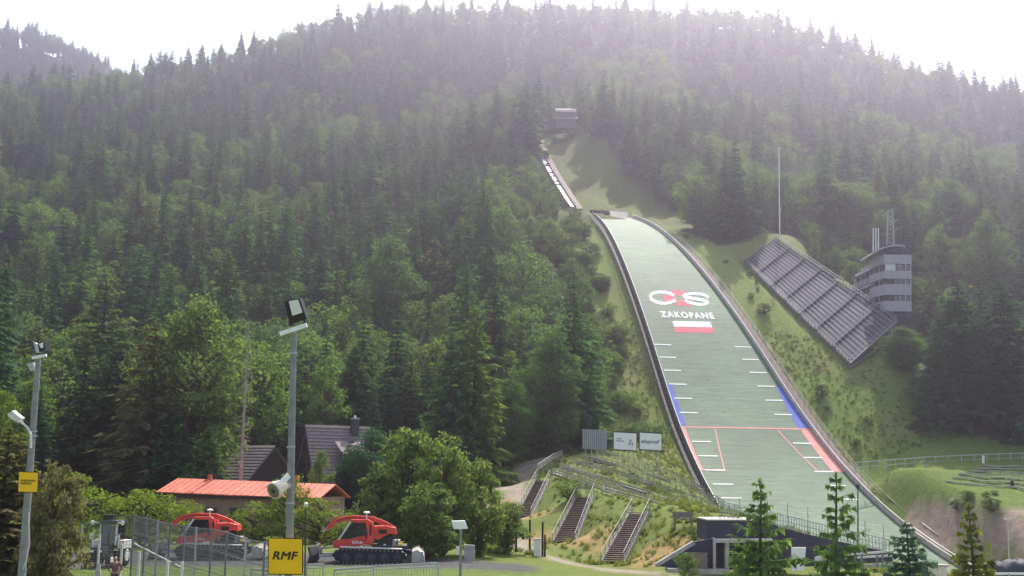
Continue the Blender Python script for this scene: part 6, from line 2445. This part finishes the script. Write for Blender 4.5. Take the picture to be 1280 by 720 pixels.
rest = ~solo
m = rest.sum()
ws = r.uniform(.8, 1.2, m)
hs_ = np.where(is_broad[rest], H[rest] / 17, H[rest] / 22)
ix = np.where(is_broad[rest], 9 + r.integers(0, 6, m), r.integers(0, 9, m))
scatter('forest', 'distant mass of spruces and broadleaf trees covering the mountainside', np.stack([P[rest, 0], P[rest, 1], PZ[rest] - .1], -1), np.stack([hs_ * ws, hs_ * ws, hs_], -1), r.uniform(0, 6.28, m), ix, protos)
print('forest', len(P), 'solo', solo.sum(), 'broad', is_broad.sum())

# tufts of grass and weeds on open ground: one uncountable mass
tufts = bpy.data.collections.new('tuft_kinds')
for i in range(4):
    rr_ = np.random.default_rng(200 + i)
    nb2 = 26
    a = rr_.uniform(0, 6.28, nb2)
    rd = rr_.uniform(0, .35, nb2)
    p = np.stack([np.cos(a) * rd, np.sin(a) * rd, np.zeros(nb2)], -1)
    d = np.stack([np.cos(a) * .45 + rr_.normal(0, .25, nb2), np.sin(a) * .45 + rr_.normal(0, .25, nb2), np.ones(nb2)], -1) * rr_.uniform(.3, .75, nb2)[:, None]
    s = np.stack([-np.sin(a), np.cos(a), np.zeros(nb2)], -1) * .07
    o = bpy.data.objects.new('tuft_kind_%d' % i, tri_mesh('tuft', np.stack([p - s, p + s, p + d], 1), M['blades']))
    tufts.objects.link(o)
nt_ = 52000
tx, ty = r.uniform(-60, 130, nt_), r.uniform(93, 240, nt_)
tj, oj = to_J(tx, ty)
okk = ~in_forest(tx, ty) & ~((np.abs(oj) < hw(tj) + 2.0) & (tj < 62)) & (np.abs(tx / ty) < .52)
for pts_, wd in PATHS:
    okk &= dist_path(pts_, tx, ty) > wd + .3
okk &= ~((tx > -30) & (tx < 2) & (ty < 83))
okk &= ~((tx > 56) & (ty > 150) & (to_J(tx, ty)[0] > 6))
dens = fbm(tx, ty, .12, 31)
okk &= (dens + r.normal(0, .5, nt_)) > .0
tx, ty = tx[okk], ty[okk]
tz = ground(tx, ty)
ssz = r.uniform(.5, 1.3, len(tx)) * np.where(to_J(tx, ty)[0] < 8, .7, .75)
scatter('grass', 'tufts of grass and weeds on the open banks', np.stack([tx, ty, tz - .03], -1), np.stack([ssz, ssz, ssz * r.uniform(.7, 1.1, len(tx))], -1), r.uniform(0, 6.28, len(tx)), r.integers(0, 4, len(tx)), tufts)

# ------------------------------------------------------------------ the air
hm = bpy.data.materials.new('haze')
hm.use_nodes = True
ht = hm.node_tree
for nd_ in list(ht.nodes):
    if nd_.type != 'OUTPUT_MATERIAL':
        ht.nodes.remove(nd_)
pv = ht.nodes.new('ShaderNodeVolumePrincipled')
pv.inputs['Color'].default_value = (.88, .83, 1.0, 1)
pv.inputs['Density'].default_value = .00043
pv.inputs['Anisotropy'].default_value = .82
ht.links.new(pv.outputs[0], ht.nodes['Material Output'].inputs['Volume'])
zlo, zhi = float(GZ.min()) - 2, float(max(GZ.max(), PZ.max() + 30)) + 5
hz_ = MB().box((0, 640, (zlo + zhi) / 2), (2260, 1560, zhi - zlo)).build('haze', hm)
tag(hz_, 'pale sunlit haze filling the valley', None, None, 'stuff')
